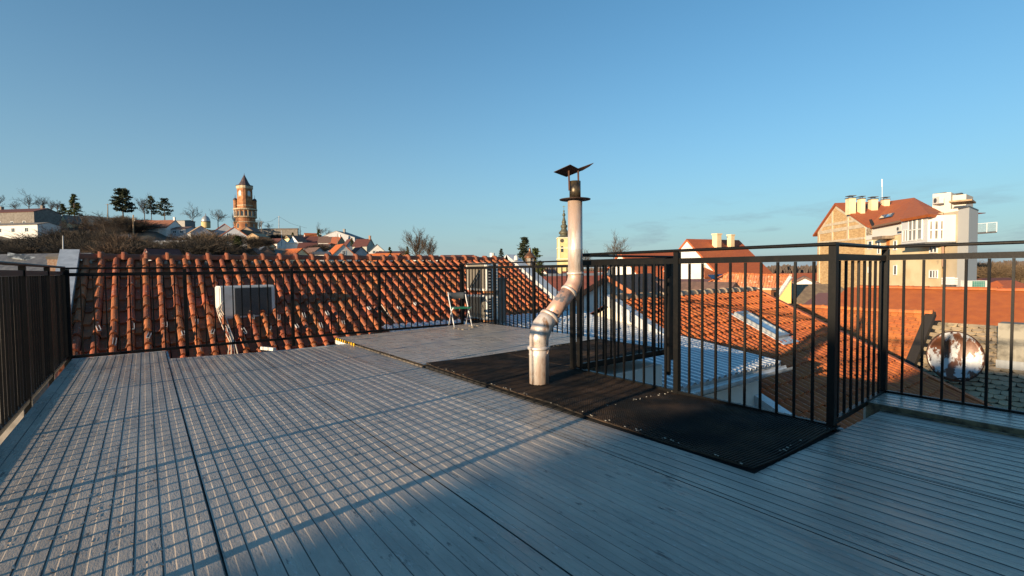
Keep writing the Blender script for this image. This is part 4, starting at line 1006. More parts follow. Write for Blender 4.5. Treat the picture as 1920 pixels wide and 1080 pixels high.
mb = MB(); mb.slab([flow(fp(1767.5, 400, -.3)), fp(1767.5, 400, -.3), fp(1798, 395, -.3), flow(fp(1798, 395, -.3))], 5, BDV); mb.build('end_wall', M('end_render', (.54, .46, .33), .85, 0, (.47, .39, .27), .8), BB)
mb = MB(); cbox(1780, 392, 1800, 414, d2-.6, 1.5, 4, mb); mb.build('round_balcony', M('block_render'), BB) if False else mb.build('balcony_front', M('block_render', (.60, .55, .47), .85), BB)
dB = dof(fp(1817.5, 388.5, .5)); tA_ = at(1797, 391.5, dB+1.3); tB_ = at(1817.5, 388.5, dB); tC_ = at(1834.5, 388.5, dB+2.2)
zt_ = tB_.z; fpq = [V((p.x, p.y, -9)) for p in (tA_, tB_, tC_, tA_+tC_-tB_)]
mb = MB(); mb.slab(fpq, zt_+9, (0, 0, 1)); mb.build('stair_tower', M('stair_render', (.60, .59, .55), .8), BB)
mb = MB(); cc_ = sum(fpq, V())/4; mb.slab([V((cc_.x, cc_.y, zt_+.005))+(V((p.x, p.y, 0))-V((cc_.x, cc_.y, 0)))*1.04 for p in fpq], .08, (0, 0, 1)); mb.build('tower_coping', slate_roof, BB)
a_ = tC_
# balcony behind the tower
fa = at(1833, 437, 56); fb = at(1869, 435, 54)
bd = fb-fa; bd.z = 0; dep = _f0*2.2
mb = MB(); mb.obox(fa-V((0, 0, .12)), bd, dep, (0, 0, .2)); mb.build('balcony_slab', slate_roof, BB)
mb = MB(); hz = 1.02
for k in (0, .5, 1): mb.obox(fa+bd*k-_r0*.03, _r0*.06, _f0*.06, (0, 0, hz))
mb.obox(fa+V((0, 0, hz)), bd, _f0*.05, (0, 0, .05)); mb.build('balcony_rail', frame_w, BB)
mb = MB(); mb.obox(fa+V((0, 0, .1))+_f0*.02, bd, _f0*.02, (0, 0, hz-.15)); mb.build('balcony_glass', M('pale_glass', (.45, .62, .70), .1, 0, trans=.5), BB)
mb = MB(); mb.obox(fa+bd*.05+dep*.8+V((0, 0, -14)), bd*.25, dep*.4, (0, 0, 14)); mb.obox(fa+bd*.02+dep*.3, bd*.3, dep*.5, (0, 0, 1.1)); mb.build('balcony_wall', cream_w, BB)
mb = MB(); mb.obox(fa+bd*.1+dep*.3+V((0, 0, 1.1)), bd*.1, dep*.1, (0, 0, 1.15)); mb.slab([fa+V((0, 0, 2.3)), fa+bd*.42+V((0, 0, 2.2)), fa+bd*.42+dep*.5+V((0, 0, 2.2)), fa+dep*.5+V((0, 0, 2.3))], .12); mb.build('pergola', maroon_roof, BB)
# facade windows
for w_ in ((1628, 452, 1636, 467, .0, ()), (1646, 452, 1651, 476, 0, ()), (1676, 451, 1682, 469, 0, ()), (1744, 452, 1758, 474, 0, (.5,)), (1676, 497, 1682, 516, 0, ()), (1628, 500, 1634, 512, 0, ()), (1743, 506, 1759, 522, 0, (.3, .6))): window(*w_)
mb = MB(); fbox(1662, 450, 1667.5, 460, .03, .04, mb); mb.build('shutter', M('orange_shutter', (.5, .18, .04), .7), BB)
mb = MB(); fbox(1635, 444.5, 1654, 447.5, .9, .9, mb); mb.build('door_canopy', wood_m, BB)
mb = MB(); A_ = fp(1768, 450, .15); B_ = fp(1768, 500, .15); mb.tube([A_, B_], .07, 6); mb.build('downpipe', M('brown_pipe', (.25, .12, .06), .5), BB)
def wallunit(label, x0, y0, x1, y1, off):
    p = fp(x0, y0, off); q = fp(x1, y1, off); t0, t1 = sorted((ft(p), ft(q))); z0_, z1_ = sorted((p.z, q.z))
    b_ = F0+FN*(off-.3); o = V((b_.x, b_.y, z0_))+FD*t0
    t = thing('air_conditioner', label, 'air conditioner', o)
    MB().obox(o, FD*(t1-t0), FN*.3, (0, 0, z1_-z0_)).build('casing', plastic_w, t)
    c_ = o+FD*(t1-t0)*.6+FN*.302+V((0, 0, (z1_-z0_)*.5)); r_ = (z1_-z0_)*.36
    MB().slab([c_+FD*cos(2*pi*k/16)*r_+V((0, 0, sin(2*pi*k/16)*r_)) for k in range(16)], .02, FN).build('fan_grille', grille_m, t)
wallunit('white wall air conditioner left of the bay windows', 1680, 425, 1689, 433, .5)
wallunit('white air conditioner on the upper white block of the apartment block', 1749, 371, 1761, 381, -1.9)
mb = MB(); fbox(1624.5, 428.5, 1634, 440, .12, .05, mb)
tag(mb.build('wall_vent', M('vent_brown', (.16, .11, .07), .7, 0, (.5, .42, .3), 9)), 'slatted brown vent on the white band of the apartment block', 'vent')
# things on the roof edge at the foot of the block
p = at(1822, 548, 24); q = at(1847, 526, 24); r = at(1855, 526, 24)
t = thing('green_panel_box', 'white framed box with a green gridded panel on the long orange roof', 'box', (p.x, p.y, p.z))
W_ = V((q.x-p.x, q.y-p.y, 0)); H_ = V((0, 0, q.z-p.z)); mb = MB(); mb.obox(p, W_*1.28, _f0*.6, H_); mb.build('casing', plastic_w, t)
MB().obox(p+W_*.02-_f0*.02+H_*.04, W_*.96, _f0*.015, H_*.92).build('panel', green_net, t)
mb = MB()
for k in range(1, 7): mb.obox(p+W_*(k/7)-_f0*.03+H_*.04, W_*.01, _f0*.008, H_*.92)
for k in range(1, 6): mb.obox(p+W_*.02-_f0*.031+H_*(k/6), W_*.96, _f0*.008, H_*.012)
mb.build('grid', M('pale_grid', (.35, .5, .45), .5), t)
p = at(1779, 547, 24); mb = MB(); a_ = V((p.x, p.y, p.z)); mb.obox(a_, _r0*.36, _f0*.36, (0, 0, .34))
tag(mb.build('vent_base', slate_roof), 'dark box carrying the white louvred vent on the long orange roof', 'vent')
mb = MB()
for k in range(4): mb.obox(a_-_r0*.03-_f0*.03+V((0, 0, .345+.09*k)), _r0*.42, _f0*.42, (0, 0, .06))
mb.obox(a_+_r0*.05+_f0*.05+V((0, 0, .345)), _r0*.26, _f0*.26, (0, 0, .36))
tag(mb.build('louvred_vent', frame_w), 'white louvred vent hood on the long orange roof', 'vent')
p = at(1796, 547, 24); tag(MB().tube([p, p+_r0*.34], .12, 12).build('duct', plastic_w), 'short white duct lying beside the louvred vent', 'duct')

# ------------------------------------------------------------------ church tower
p = at(1058, 505, 200); bx, by = p.x, p.y
t = thing('church_tower', 'yellow baroque church tower with a dark bulbous spire behind the stove pipe', 'church tower', (bx, by, -9))
u_ = 200/F
def zy(y): return at(1058, y, 200).z
hw = 2.7
ca_, sa_ = _r0, _f0
mb = MB(); mb.obox(V((bx, by, -9))-ca_*hw-sa_*hw, ca_*2*hw, sa_*2*hw, (0, 0, zy(447)+9)); mb.build('tower_wall', M('church_yellow', (.66, .55, .27), .85, 0, (.58, .47, .22), .4), t)
mb = MB()
CHC = M('church_cream', (.72, .66, .48), .8)
for z_ in (447, 466, 486): MB().obox(V((bx, by, zy(z_)-.15))-ca_*(hw+.25)-sa_*(hw+.25), ca_*2*(hw+.25), sa_*2*(hw+.25), (0, 0, .4)).build('cornice', CHC, t)
for s in (-1, 1): MB().obox(V((bx, by, zy(486)))+ca_*(s*(hw-.35)-.35)-sa_*(hw+.12), ca_*.7, sa_*.12, (0, 0, zy(448)-zy(486))).build('pilaster', CHC, t)
f_ = V((bx, by, 0))-sa_*(hw+.03)
MB().slab([f_+ca_*(-1.1+.75*cos(2*pi*k/16))+V((0, 0, zy(452)+.75*sin(2*pi*k/16))) for k in range(16)], .06, -sa_).build('clock', M('clock_face', (.06, .05, .04), .5), t)
MB().slab([f_+ca_*(-1.1+dx)+V((0, 0, zy(y_))) for dx, y_ in ((-.5, 473), (.5, 473), (.5, 464), (.25, 462), (-.25, 462), (-.5, 464))], .06, -sa_).build('window', glass_m, t)
pr = [(2.9, 447), (2.6, 445), (1.5, 442), (1.5, 440), (2.0, 438), (2.0, 435.5), (1.2, 432), (.95, 428), (1.3, 426), (1.25, 423), (.8, 421), (.75, 418), (.95, 417), (.7, 415), (.35, 408), (.32, 406), (.6, 404.5), (.55, 402), (.2, 399), (.2, 397.5), (.36, 396.8), (.3, 395.5), (.08, 394.5), (.06, 391)]
MB().lathe((bx, by, 0), [(r_*1.05, zy(y_)) for r_, y_ in pr], 16).build('spire', copper_g, t, True)
mb = MB(); mb.box(bx-.06, by-.06, zy(391), bx+.06, by+.06, zy(386)); mb.obox(V((bx, by, zy(388.3)))-ca_*.5-sa_*.05, ca_*1.0, sa_*.1, (0, 0, .14)); mb.build('cross', gold, t)

# ------------------------------------------------------------------ tower on the hill
TD = 330; p = at(461, 430, TD); tx, ty = p.x, p.y
def tz(y): return at(461, y, TD).z
k_ = TD/F
t = thing('hill_tower', 'round brick tower with corner turrets and a dark pointed roof on the hilltop', 'tower', (tx, ty, tz(430)))
R0_ = 19.5*k_; R1_ = 13*k_
mb = MB(); mb.lathe((tx, ty, 0), [(R0_*1.05, tz(445)), (R0_*1.03, tz(418)), (R0_*.98, tz(416.5)), (R0_*.86, tz(416)), (R0_*.86, tz(396)), (R0_*.97, tz(395))], 32); mb.build('drum', tower_brick, t)
mb = MB()
for (r_, a_, b_) in ((1.03, 395, 392), (1.0, 409, 406.5), (1.04, 418, 416.5)): mb.lathe((tx, ty, 0), [(R0_*r_*.97, tz(a_)), (R0_*r_, tz(a_)+.1), (R0_*r_, tz(b_)-.1), (R0_*r_*.97, tz(b_))], 32)
mb.build('stone_ring', tower_stone, t)
mb = MB()
for i in range(16):
    a_ = 2*pi*i/16+.1; c_ = V((tx+cos(a_)*R0_*.95, ty+sin(a_)*R0_*.95, tz(408))); mb.lathe(c_, [(.34, 0), (.28, .4), (.28, tz(396)-tz(408)-.4), (.36, tz(396)-tz(408))], 8)
mb.build('gallery_columns', tower_stone, t)
mb = MB()
for i in range(16):
    a_ = 2*pi*(i+.5)/16+.1; n_ = V((cos(a_), sin(a_), 0)); s_ = V((-sin(a_), cos(a_), 0)); c_ = V((tx, ty, 0))+n_*(R0_*.865)
    mb.slab([c_+s_*x+V((0, 0, z_)) for x, z_ in ((-.55, tz(408)), (.55, tz(408)), (.55, tz(399)), (0, tz(397)), (-.55, tz(399)))], .08, n_)
for i in range(9):
    a_ = 2*pi*i/9+.4; n_ = V((cos(a_), sin(a_), 0)); s_ = V((-sin(a_), cos(a_), 0)); c_ = V((tx, ty, 0))+n_*(R0_*1.02)
    mb.slab([c_+s_*x+V((0, 0, z_)) for x, z_ in ((-.6, tz(429)), (.6, tz(429)), (.6, tz(422)), (0, tz(420)), (-.6, tz(422)))], .12, n_)
mb.build('arched_opening', glass_m, t)
rot = rad(32)
def sq(r_, z_, ch=.72):
    o = []
    for k in range(4):
        for s in (-1, 1):
            a_ = rot+k*pi/2; n_ = V((cos(a_), sin(a_), 0)); q_ = V((-sin(a_), cos(a_), 0)); o.append(V((tx, ty, z_))+n_*r_+q_*(s*r_*ch))
    return o
def prism(mb, sec):
    o_ = len(mb.v)
    for s in sec: mb.v += [tuple(q) for q in s]
    n_ = len(sec[0])
    for i in range(len(sec)-1): mb.f += [(o_+i*n_+k, o_+i*n_+(k+1) % n_, o_+(i+1)*n_+(k+1) % n_, o_+(i+1)*n_+k) for k in range(n_)]
    mb.f.append(tuple(o_+(len(sec)-1)*n_+k for k in range(n_)))
mb = MB(); rr_ = R1_*.80; prism(mb, [sq(rr_*1.06, tz(393)), sq(rr_*1.04, tz(376)), sq(rr_, tz(375.5)), sq(rr_, tz(355))]); mb.build('upper_tower', tower_brick, t)
mb = MB(); prism(mb, [sq(rr_*1.03, tz(355.3)), sq(rr_*1.1, tz(354)), sq(rr_*1.1, tz(350)), sq(rr_*1.03, tz(349.2))]); mb.build('cornice', tower_stone, t); mb = MB(); prism(mb, [sq(rr_*1.08, tz(387)), sq(rr_*1.09, tz(386.8)), sq(rr_*1.09, tz(385.5)), sq(rr_*1.07, tz(385.3))]); mb.build('cornice', tower_stone, t)
mb = MB(); ws = MB()
for k in range(4):
    a_ = rot+k*pi/2; n_ = V((cos(a_), sin(a_), 0)); q_ = V((-sin(a_), cos(a_), 0)); c_ = V((tx, ty, 0))+n_*(rr_+.02)
    ar = [(-1.0, 368), (1.0, 368), (1.0, 362)]+[(1.0*cos(b_), None) for b_ in (.5, 1.0, 1.57, 2.1, 2.6)]+[(-1.0, 362)]
    pts = []
    for i, (x, y_) in enumerate(ar):
        if y_ is None: b_ = (.5, 1.0, 1.57, 2.1, 2.6)[i-3]; pts.append(c_+q_*x+V((0, 0, tz(362)+1.0*sin(b_))))
        else: pts.append(c_+q_*x+V((0, 0, tz(y_))))
    mb.slab(pts, .1, n_); ws.slab([c_+(pp-c_)+(pp-sum(pts, V())/len(pts))*.32 for pp in pts], .05, n_)
ws.build('window_surround', tower_stone, t); mb.build('window', M('pale_window', (.5, .55, .58), .3), t)
mb = MB(); prism(mb, [sq(rr_*1.15, tz(349.2)), sq(rr_*1.05, tz(348))]); 
mb.lathe((tx, ty, 0), [(rr_*1.02, tz(348.2)), (rr_*.66, tz(342)), (.2, tz(328.5)), (.05, tz(325))], 12); mb.build('pointed_roof', tower_slate, t)
for k in range(4):
    a_ = rot+pi/4+k*pi/2; c_ = V((tx+cos(a_)*R0_*.82, ty+sin(a_)*R0_*.82, 0)); r_ = 3.4*k_
    if V((cos(a_), sin(a_), 0)).dot((CC-V((tx, ty, 0))).normalized()) > .6: continue
    tb = MB().lathe(c_, [(r_, tz(393)), (r_, tz(378.5)), (r_*1.1, tz(377.5)), (r_*1.1, tz(376.8))], 12).build('turret', tower_brick, t)
    sub(MB().lathe(c_, [(r_*1.12, tz(376.8)), (r_*1.02, tz(374.5)), (r_*.6, tz(372.6)), (.15, tz(372)), (.06, tz(366))], 12), 'turret_dome', tower_slate, tb, (tx, ty, tz(430)), True)

# ------------------------------------------------------------------ houses on the hill
W3 = [('f', -5, 1.0, 1.0, 1.2), ('f', -1, 1.0, 1.0, 1.2), ('f', 3, 1.0, 1.0, 1.2)]
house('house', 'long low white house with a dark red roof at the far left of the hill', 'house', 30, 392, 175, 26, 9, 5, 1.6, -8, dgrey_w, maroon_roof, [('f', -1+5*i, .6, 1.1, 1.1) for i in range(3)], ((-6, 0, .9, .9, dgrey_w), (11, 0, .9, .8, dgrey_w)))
house('house', 'white walled terrace house below the long dark red roof', 'house', 42, 418, 160, 20, 7, 3.2, .9, -8, M('white_terrace', (.6, .59, .57), .85), dgrey_w, [('f', -4+5*i, .9, 1.2, 1.2) for i in range(3)])
house('house', 'small cream steep gable among the bare bushes', 'house', 133, 404, 185, 6, 3.4, 1.2, 2.8, 84, cream_w, dgrey_w)
house('house', 'white house with a long orange brown roof below the pines', 'house', 290, 413, 190, 16.5, 9, 4.4, 3.2, -4, white_w, M('orange_brown_roof', (.30, .115, .06), .8, 0, (.24, .1, .06), .6), [('f', -4, .8, 1.2, 1.4), ('f', 1, .8, 1.2, 1.4), ('f', 5, .8, 1.2, 1.4)], ((-8, 0, .6, .8, white_w), (8, 0, .6, .9, white_w)))
house('house', 'dark flat roofed modern house right of the long orange brown roof', 'house', 340, 413, 205, 7.5, 6, 3.4, .35, -4, slate_roof, slate_roof, [('f', -2.4, .6, 1.6, 1.5), ('f', .6, .6, 1.6, 1.5)])
house('house', 'dark house with white bands below the modern flat roofed house', 'house', 345, 425, 190, 6.5, 6, 4, 1.0, -4, grey_w, brown_roof, [('f', -1.5, 2.4, 1.2, .8), ('f', 1.2, 2.4, 1.2, .8)])
house('house', 'house with a pale tan roof slope left of the orange roofed pair', 'house', 374, 424, 165, 5.6, 6, 3, 2.2, -48, grey_w, tan_roof)
house('house', 'left house of the orange roofed grey gabled pair below the tower', 'house', 422, 421, 175, 9, 7.5, 3.4, 3, -62, grey_w, orange_roof)
house('house', 'right house of the orange roofed grey gabled pair below the tower', 'house', 441, 427, 160, 8, 8, 3.4, 3, -66, M('blue_grey_render', (.46, .48, .52), .85), orange_roof, [('r', -1.5, 3.2, 1.1, 1.1), ('r', 1.6, .6, 1.3, 1.3)])
house('shed', 'grey wooden gabled shed at the foot of the hill tower', 'shed', 470, 426, 165, 5, 4.6, 2.6, 1.5, 88, wood_m, brown_roof)
house('house', 'tan roofed low house in the hillside bushes right of the tower', 'house', 484, 438, 150, 4, 4.5, 2, 1, 70, tan_roof, tan_roof)
house('retaining_wall', 'long grey brown retaining wall across the hilltop right of the tower', 'wall', 527, 428, 230, 15.5, 1.2, 6, .3, 2, dgrey_w, dgrey_w)
house('house', 'cream gabled cottage with dark roof on the hillside', 'house', 545, 441, 200, 4.5, 4, 2.4, 2, 70, cream_w, tan_roof)
house('house', 'white blue gabled cottage beside the cream one', 'house', 558, 442, 190, 5, 5, 2.4, 2.6, 72, M('blue_white', (.6, .64, .68), .85), brown_roof)
house('boundary_wall', 'white boundary wall in front of the small hillside cottages', 'wall', 551, 454, 170, 5.5, .4, 2, .1, 6, white_w, white_w)
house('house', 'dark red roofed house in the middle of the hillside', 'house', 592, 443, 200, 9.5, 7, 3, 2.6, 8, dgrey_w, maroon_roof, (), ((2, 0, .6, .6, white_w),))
house('house', 'orange lit roof on the hillside beside the evergreen', 'house', 582, 437, 225, 5, 5, 3, 1.6, 30, white_w, orange_roof)
house('house', 'house with small white dormer left of the grey gabled house', 'house', 612, 444, 190, 5.5, 5, 3, 2.2, 12, white_w, brown_roof, [('f', 0, 1, 1, 1)])
house('house', 'small white house with dark window on the hillside', 'house', 609, 457, 165, 3.4, 4, 3, 1.0, 5, white_w, brown_roof, [('f', 0, 1.2, 1, 1.2)])
house('house', 'large grey gabled house at the top of the hillside street', 'house', 640, 434, 215, 9, 17, 2, 3.0, 80, grey_w, slate_roof, (), ((0, -1.4, .8, .9, slate_roof),))
house('house', 'orange brown roofed house below the large grey gable', 'house', 627, 444, 190, 6.5, 6, 3.4, 3, -20, tan_roof, M('rust_roof', (.28, .085, .04), .8), (), ((2.6, 0, .5, .6, white_w),))
house('house', 'small red gabled house right of the orange brown roof', 'house', 655, 448, 185, 4, 4.2, 3, 2.6, -50, grey_w, maroon_roof)
house('house', 'large white house with a bright orange roof above the tiled ridge', 'house', 637, 458, 125, 5.6, 6.4, 4.2, 3.0, -52, M('white_lit', (.66, .64, .58), .85), orange_roof, [('f', -1.6, 1.0, .8, 1.3), ('f', .4, 1.0, .8, 1.3), ('r', -1.4, 1.0, .8, 1.3), ('r', 1.2, 1.0, .8, 1.3), ('r', 0, 4.5, .7, .9)])
house('house', 'maroon roofed grey wing attached to the large white house', 'house', 672, 462, 128, 3.8, 5.4, 3, 2.6, -52, grey_w, maroon_roof, [('r', -1.2, 1, .8, 1.2), ('r', 1, 1, .8, 1.2)])
house('house', 'tall grey green house with a maroon roof and chimney', 'house', 682, 448, 165, 5.0, 6, 5, 2.4, -10, M('grey_green', (.36, .36, .31), .85), maroon_roof, (), ((2.2, 0, .6, .9, M('old_brick', (.25, .12, .07))),))
house('house', 'white gabled house with black roof edges at the end of the hillside', 'house', 706, 458, 160, 5, 5.2, 2.6, 2.4, -72, white_w, slate_roof, [('r', -1, 2.0, .7, .8), ('r', 1, 2.0, .7, .8)])
house('house', 'long orange roofed house with a blue grey gable above the tiled ridge', 'house', 712, 475, 105, 5.2, 4.2, 2, 1.5, -24, M('blue_grey_wall', (.42, .45, .5), .85), orange_roof, [('r', 0, 2.1, .7, .8)])
house('house', 'small orange roofed house right of the blue grey gable', 'house', 741, 475, 110, 2.6, 3.4, 2, 1.1, -24, dgrey_w, orange_roof)
house('house', 'low dark red roofs at the foot of the hillside', 'house', 735, 471, 150, 9, 6, 2, .8, 4, dgrey_w, maroon_roof)
house('house', 'brown gabled house with a lit brick dormer above the tiled ridge', 'house', 492, 463, 95, 6.2, 6.4, 3, 2.4, -55, M('brown_brick_wall', (.2, .13, .1), .9, 0, (.15, .1, .08), 2), slate_roof, [('r', -1.2, 1.8, .6, .9), ('r', .6, 1.8, .6, .9)])
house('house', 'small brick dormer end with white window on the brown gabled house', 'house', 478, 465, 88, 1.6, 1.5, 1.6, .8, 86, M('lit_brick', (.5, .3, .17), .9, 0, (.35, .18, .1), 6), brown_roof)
house('house', 'yellow gable end standing left of the orange roofed cottage', 'house', 528, 466, 98, 2.4, 3.0, 2.4, 1.6, 40, yellow_w, dgrey_w)
house('house', 'cottage with an orange roof and grey gable above the tiled ridge', 'house', 552, 466, 95, 4.6, 5.0, 2.4, 2.0, -32, cream_w, orange_roof, [('r', -1, 1.8, .7, .8), ('r', .8, 1.8, .7, .8)])
for i, (px, py, d, L_, mt, lb) in enumerate(((858, 478, 140, 9, maroon_roof, 'low dark red roof behind the right half of the tiled ridge'), (838, 480, 110, 3, brown_roof, 'brown roof with yellow wall end behind the tiled ridge'), (872, 481, 95, 5, orange_roof, 'pale orange roof behind the far end of the tiled ridge'), (905, 482, 160, 12, grey_w, 'pale grey flat blocks right of the tiled ridge end'), (790, 479, 150, 10, maroon_roof, 'dark red roof under the large bare poplar'))):
    house('house', lb, 'house', px, py, d, L_, 5, 2, 1.0, 6, yellow_w if i == 1 else white_w, mt)
tag(MB().tube([at(923, 482, 200), at(923, 474.5, 200)], 1.0, 8).build('chimney_block', white_w), 'pale round block rising on the horizon beyond the tiled ridge', 'block')
house('house', 'white gabled house with red roof at the foot of the church tower', 'house', 1030, 505, 70, 4, 4.5, 3, 2, 66, white_w, maroon_roof)
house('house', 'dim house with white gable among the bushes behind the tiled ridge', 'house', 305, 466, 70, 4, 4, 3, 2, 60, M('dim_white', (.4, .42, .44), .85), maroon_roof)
house('boundary_wall', 'pale garden wall below the white house on the hill', 'wall', 318, 451, 120, 9, .4, 2.4, .1, 2, grey_w, grey_w)
house('house', 'small red roof in the bushes above the tiled ridge', 'house', 415, 468, 90, 2.6, 3, 2, .8, 10, dgrey_w, red_roof)
p = at(386, 420, 255); t = thing('chapel_dome', 'pale golden chapel dome between bare trees on the hilltop', 'dome', p); k_ = 255/F
MB().lathe((p.x, p.y, p.z), [(7.6*k_, -2), (7.6*k_, 3*k_), (8*k_, 3.4*k_)], 20).build('drum', M('dome_stone', (.55, .42, .2), .8), t)
MB().lathe((p.x, p.y, p.z), [(7.8*k_*cos(a*pi/16), 3.4*k_+12*k_*sin(a*pi/16)) for a in range(8)]+[(.3, 16*k_), (.08, 20*k_)], 20).build('dome', M('dome_metal', (.42, .43, .42), .35, .5), t, True)

for (lb, px, py, d, L_, W_, H_, R_, yw, wm, rm, wn) in (
    ('low brown roofed house in the middle of the hillside roofs', 588, 464, 135, 5, 4.5, 2.4, 1.6, -30, grey_w, brown_roof, [('r', 0, 1.2, .8, .9)]),
    ('grey shed with a pale wall just above the tiled ridge', 603, 472, 110, 3.4, 3, 2.2, .5, 8, white_w, slate_roof, []),
    ('small pale house with a maroon roof under the retaining wall', 520, 447, 180, 5.5, 5, 2.6, 1.8, -25, white_w, maroon_roof, [('f', 0, 1, .9, 1)]),
    ('orange roofed cottage at the foot of the retaining wall', 500, 452, 150, 4, 4, 2.4, 1.6, -45, cream_w, orange_roof, [('r', 0, 1.4, .7, .8)]),
    ('dark roofed house between the cottages and the large white house', 578, 455, 170, 6, 5, 2.6, 1.8, 12, grey_w, maroon_roof, [('f', -1, 1, .8, 1), ('f', 1, 1, .8, 1)]),
    ('small white house with a grey roof peeping over the thicket', 232, 440, 150, 4.5, 4, 2.4, 1.2, -8, white_w, slate_roof, [('f', 0, .9, .9, 1)]),
    ('low pale shed among the bare trees under the thicket', 168, 444, 140, 5, 4, 2, .7, -6, white_w, dgrey_w, []),
    ('small house with a lit orange roof left of the poplar', 752, 478, 125, 3.4, 3.4, 2, 1.1, -30, white_w, orange_roof, [])):
    house('house', lb, 'house', px, py, d, L_, W_, H_, R_, yw, wm, rm, wn)

# ------------------------------------------------------------------ trees
def bare_tree(seed, h=10, limbs=7, elev=(30, 70), low=.22, twigw=.025, wide=1.0, upc=.25, twmat=None, tmat=None, kids=5, trunk=.2):
    rnd = random.Random(seed); tk = MB(); tw = MB()
    def grow(p, d, L, r, k):
        pts = [p]; dd = d
        for i in range(3):
            dd = (dd+V((rnd.gauss(0, .14), rnd.gauss(0, .14), rnd.gauss(0, .1)+upc*.35))).normalized(); pts.append(pts[-1]+dd*L/3)
        if k < 1: tk.tube(pts, [r, r*.85, r*.65, r*.45], 5, False)
        else:
            hw = max(r, twigw)
            for i in range(3):
                x, y = pts[i], pts[i+1]; f = 1-.2*i
                s_ = (y-x).cross(V((rnd.uniform(-1, 1), rnd.uniform(-1, 1), rnd.uniform(-1, 1)))).normalized()*hw*f; s2 = (y-x).cross(s_).normalized()*hw*f
                tw.add([x-s_, x+s_, y+s_*.8, y-s_*.8], [(0, 1, 2, 3)]); tw.add([x-s2, x+s2, y+s2*.8, y-s2*.8], [(0, 1, 2, 3)])
        if k >= 3: return
        for i in range(kids):
            t_ = (i+.8+rnd.uniform(-.2, .2))/kids*3*.97; j = min(2, int(t_)); q = pts[j].lerp(pts[j+1], t_-j); ax = (pts[j+1]-pts[j]).normalized()
            o_ = ax.orthogonal().normalized(); a = rnd.uniform(0, 6.28); s_ = o_*cos(a)+ax.cross(o_)*sin(a)
            nd = (ax*rnd.uniform(.55, .95)+s_*rnd.uniform(.5, .9)+V((0, 0, upc*.5))).normalized()
            grow(q, nd, L*rnd.uniform(.42, .62), r*.5, k+1)
    top = V((rnd.uniform(-.3, .3), rnd.uniform(-.3, .3), h*.5))
    tk.tube([V((0, 0, -.8)), top*.4+V((.1, -.1, 0)), top], [trunk, trunk*.8, trunk*.5], 6, False)
    for i in range(limbs):
        z = low+(.5-low)*(i+rnd.random()*.6)/limbs; a = i*2.4+rnd.uniform(-.4, .4); e = rad(rnd.uniform(*elev)) if i < limbs-1 else rad(82)
        d = V((cos(a)*cos(e)*wide, sin(a)*cos(e)*wide, sin(e))).normalized()
        grow(top*(z/.5), d, h*rnd.uniform(.36, .5), trunk*.45, 0)
    a = tk.build('trunk', tmat or bark); b = tw.build('crown', twmat or twig_m)
    m1, m2 = a.data, b.data; bpy.data.objects.remove(a); bpy.data.objects.remove(b)
    zs = max(v.co.z for v in m2.vertices); xs = max(abs(v.co.x) for v in m2.vertices)
    return (m1, m2, zs, xs)
def bush(seed, n=650, mat=None, w=1.0, hh=1.0, lw=.0062):
    rnd = random.Random(seed); tk = MB(); tw = MB()
    for i in range(n):
        a = rnd.uniform(0, 2*pi); r = rnd.uniform(0, .35)*w; p = V((cos(a)*r, sin(a)*r, -.1)); ln = rnd.uniform(.0, .9)
        e = p+V((cos(a)*ln*w, sin(a)*ln*w, rnd.uniform(.45, 1.05)*hh*(1-.35*ln))); m = p.lerp(e, .5)+V((0, 0, .1))
        for (x, y) in ((p, m), (m, e), (m, e+V((rnd.uniform(-.25, .25), rnd.uniform(-.25, .25), rnd.uniform(-.25, .1)))), (m.lerp(e, .5), e+V((rnd.uniform(-.2, .2), rnd.uniform(-.2, .2), rnd.uniform(-.2, .12))))):
            s_ = (y-x).cross(V((rnd.uniform(-1, 1), rnd.uniform(-1, 1), .3))).normalized()*lw
            tw.add([x-s_, x+s_, y+s_*.4, y-s_*.4], [(0, 1, 2, 3)])
            if rnd.random() < .6:
                z_ = x.lerp(y, rnd.uniform(.3, .9)); y2 = z_+V((rnd.gauss(0, .13), rnd.gauss(0, .13), rnd.uniform(.0, .18))); s_ = s_*.6
                tw.add([z_-s_, z_+s_, y2+s_*.4, y2-s_*.4], [(0, 1, 2, 3)])
    for i in range(5):
        a = i*1.3; tk.tube([V((cos(a)*.1, sin(a)*.1, -.6)), V((cos(a)*.3, sin(a)*.3, .35))], [.05, .02], 4)
    a = tk.build('trunk', bark); b = tw.build('crown', mat or twig_r); m1, m2 = a.data, b.data
    bpy.data.objects.remove(a); bpy.data.objects.remove(b); return (m1, m2, hh, w)
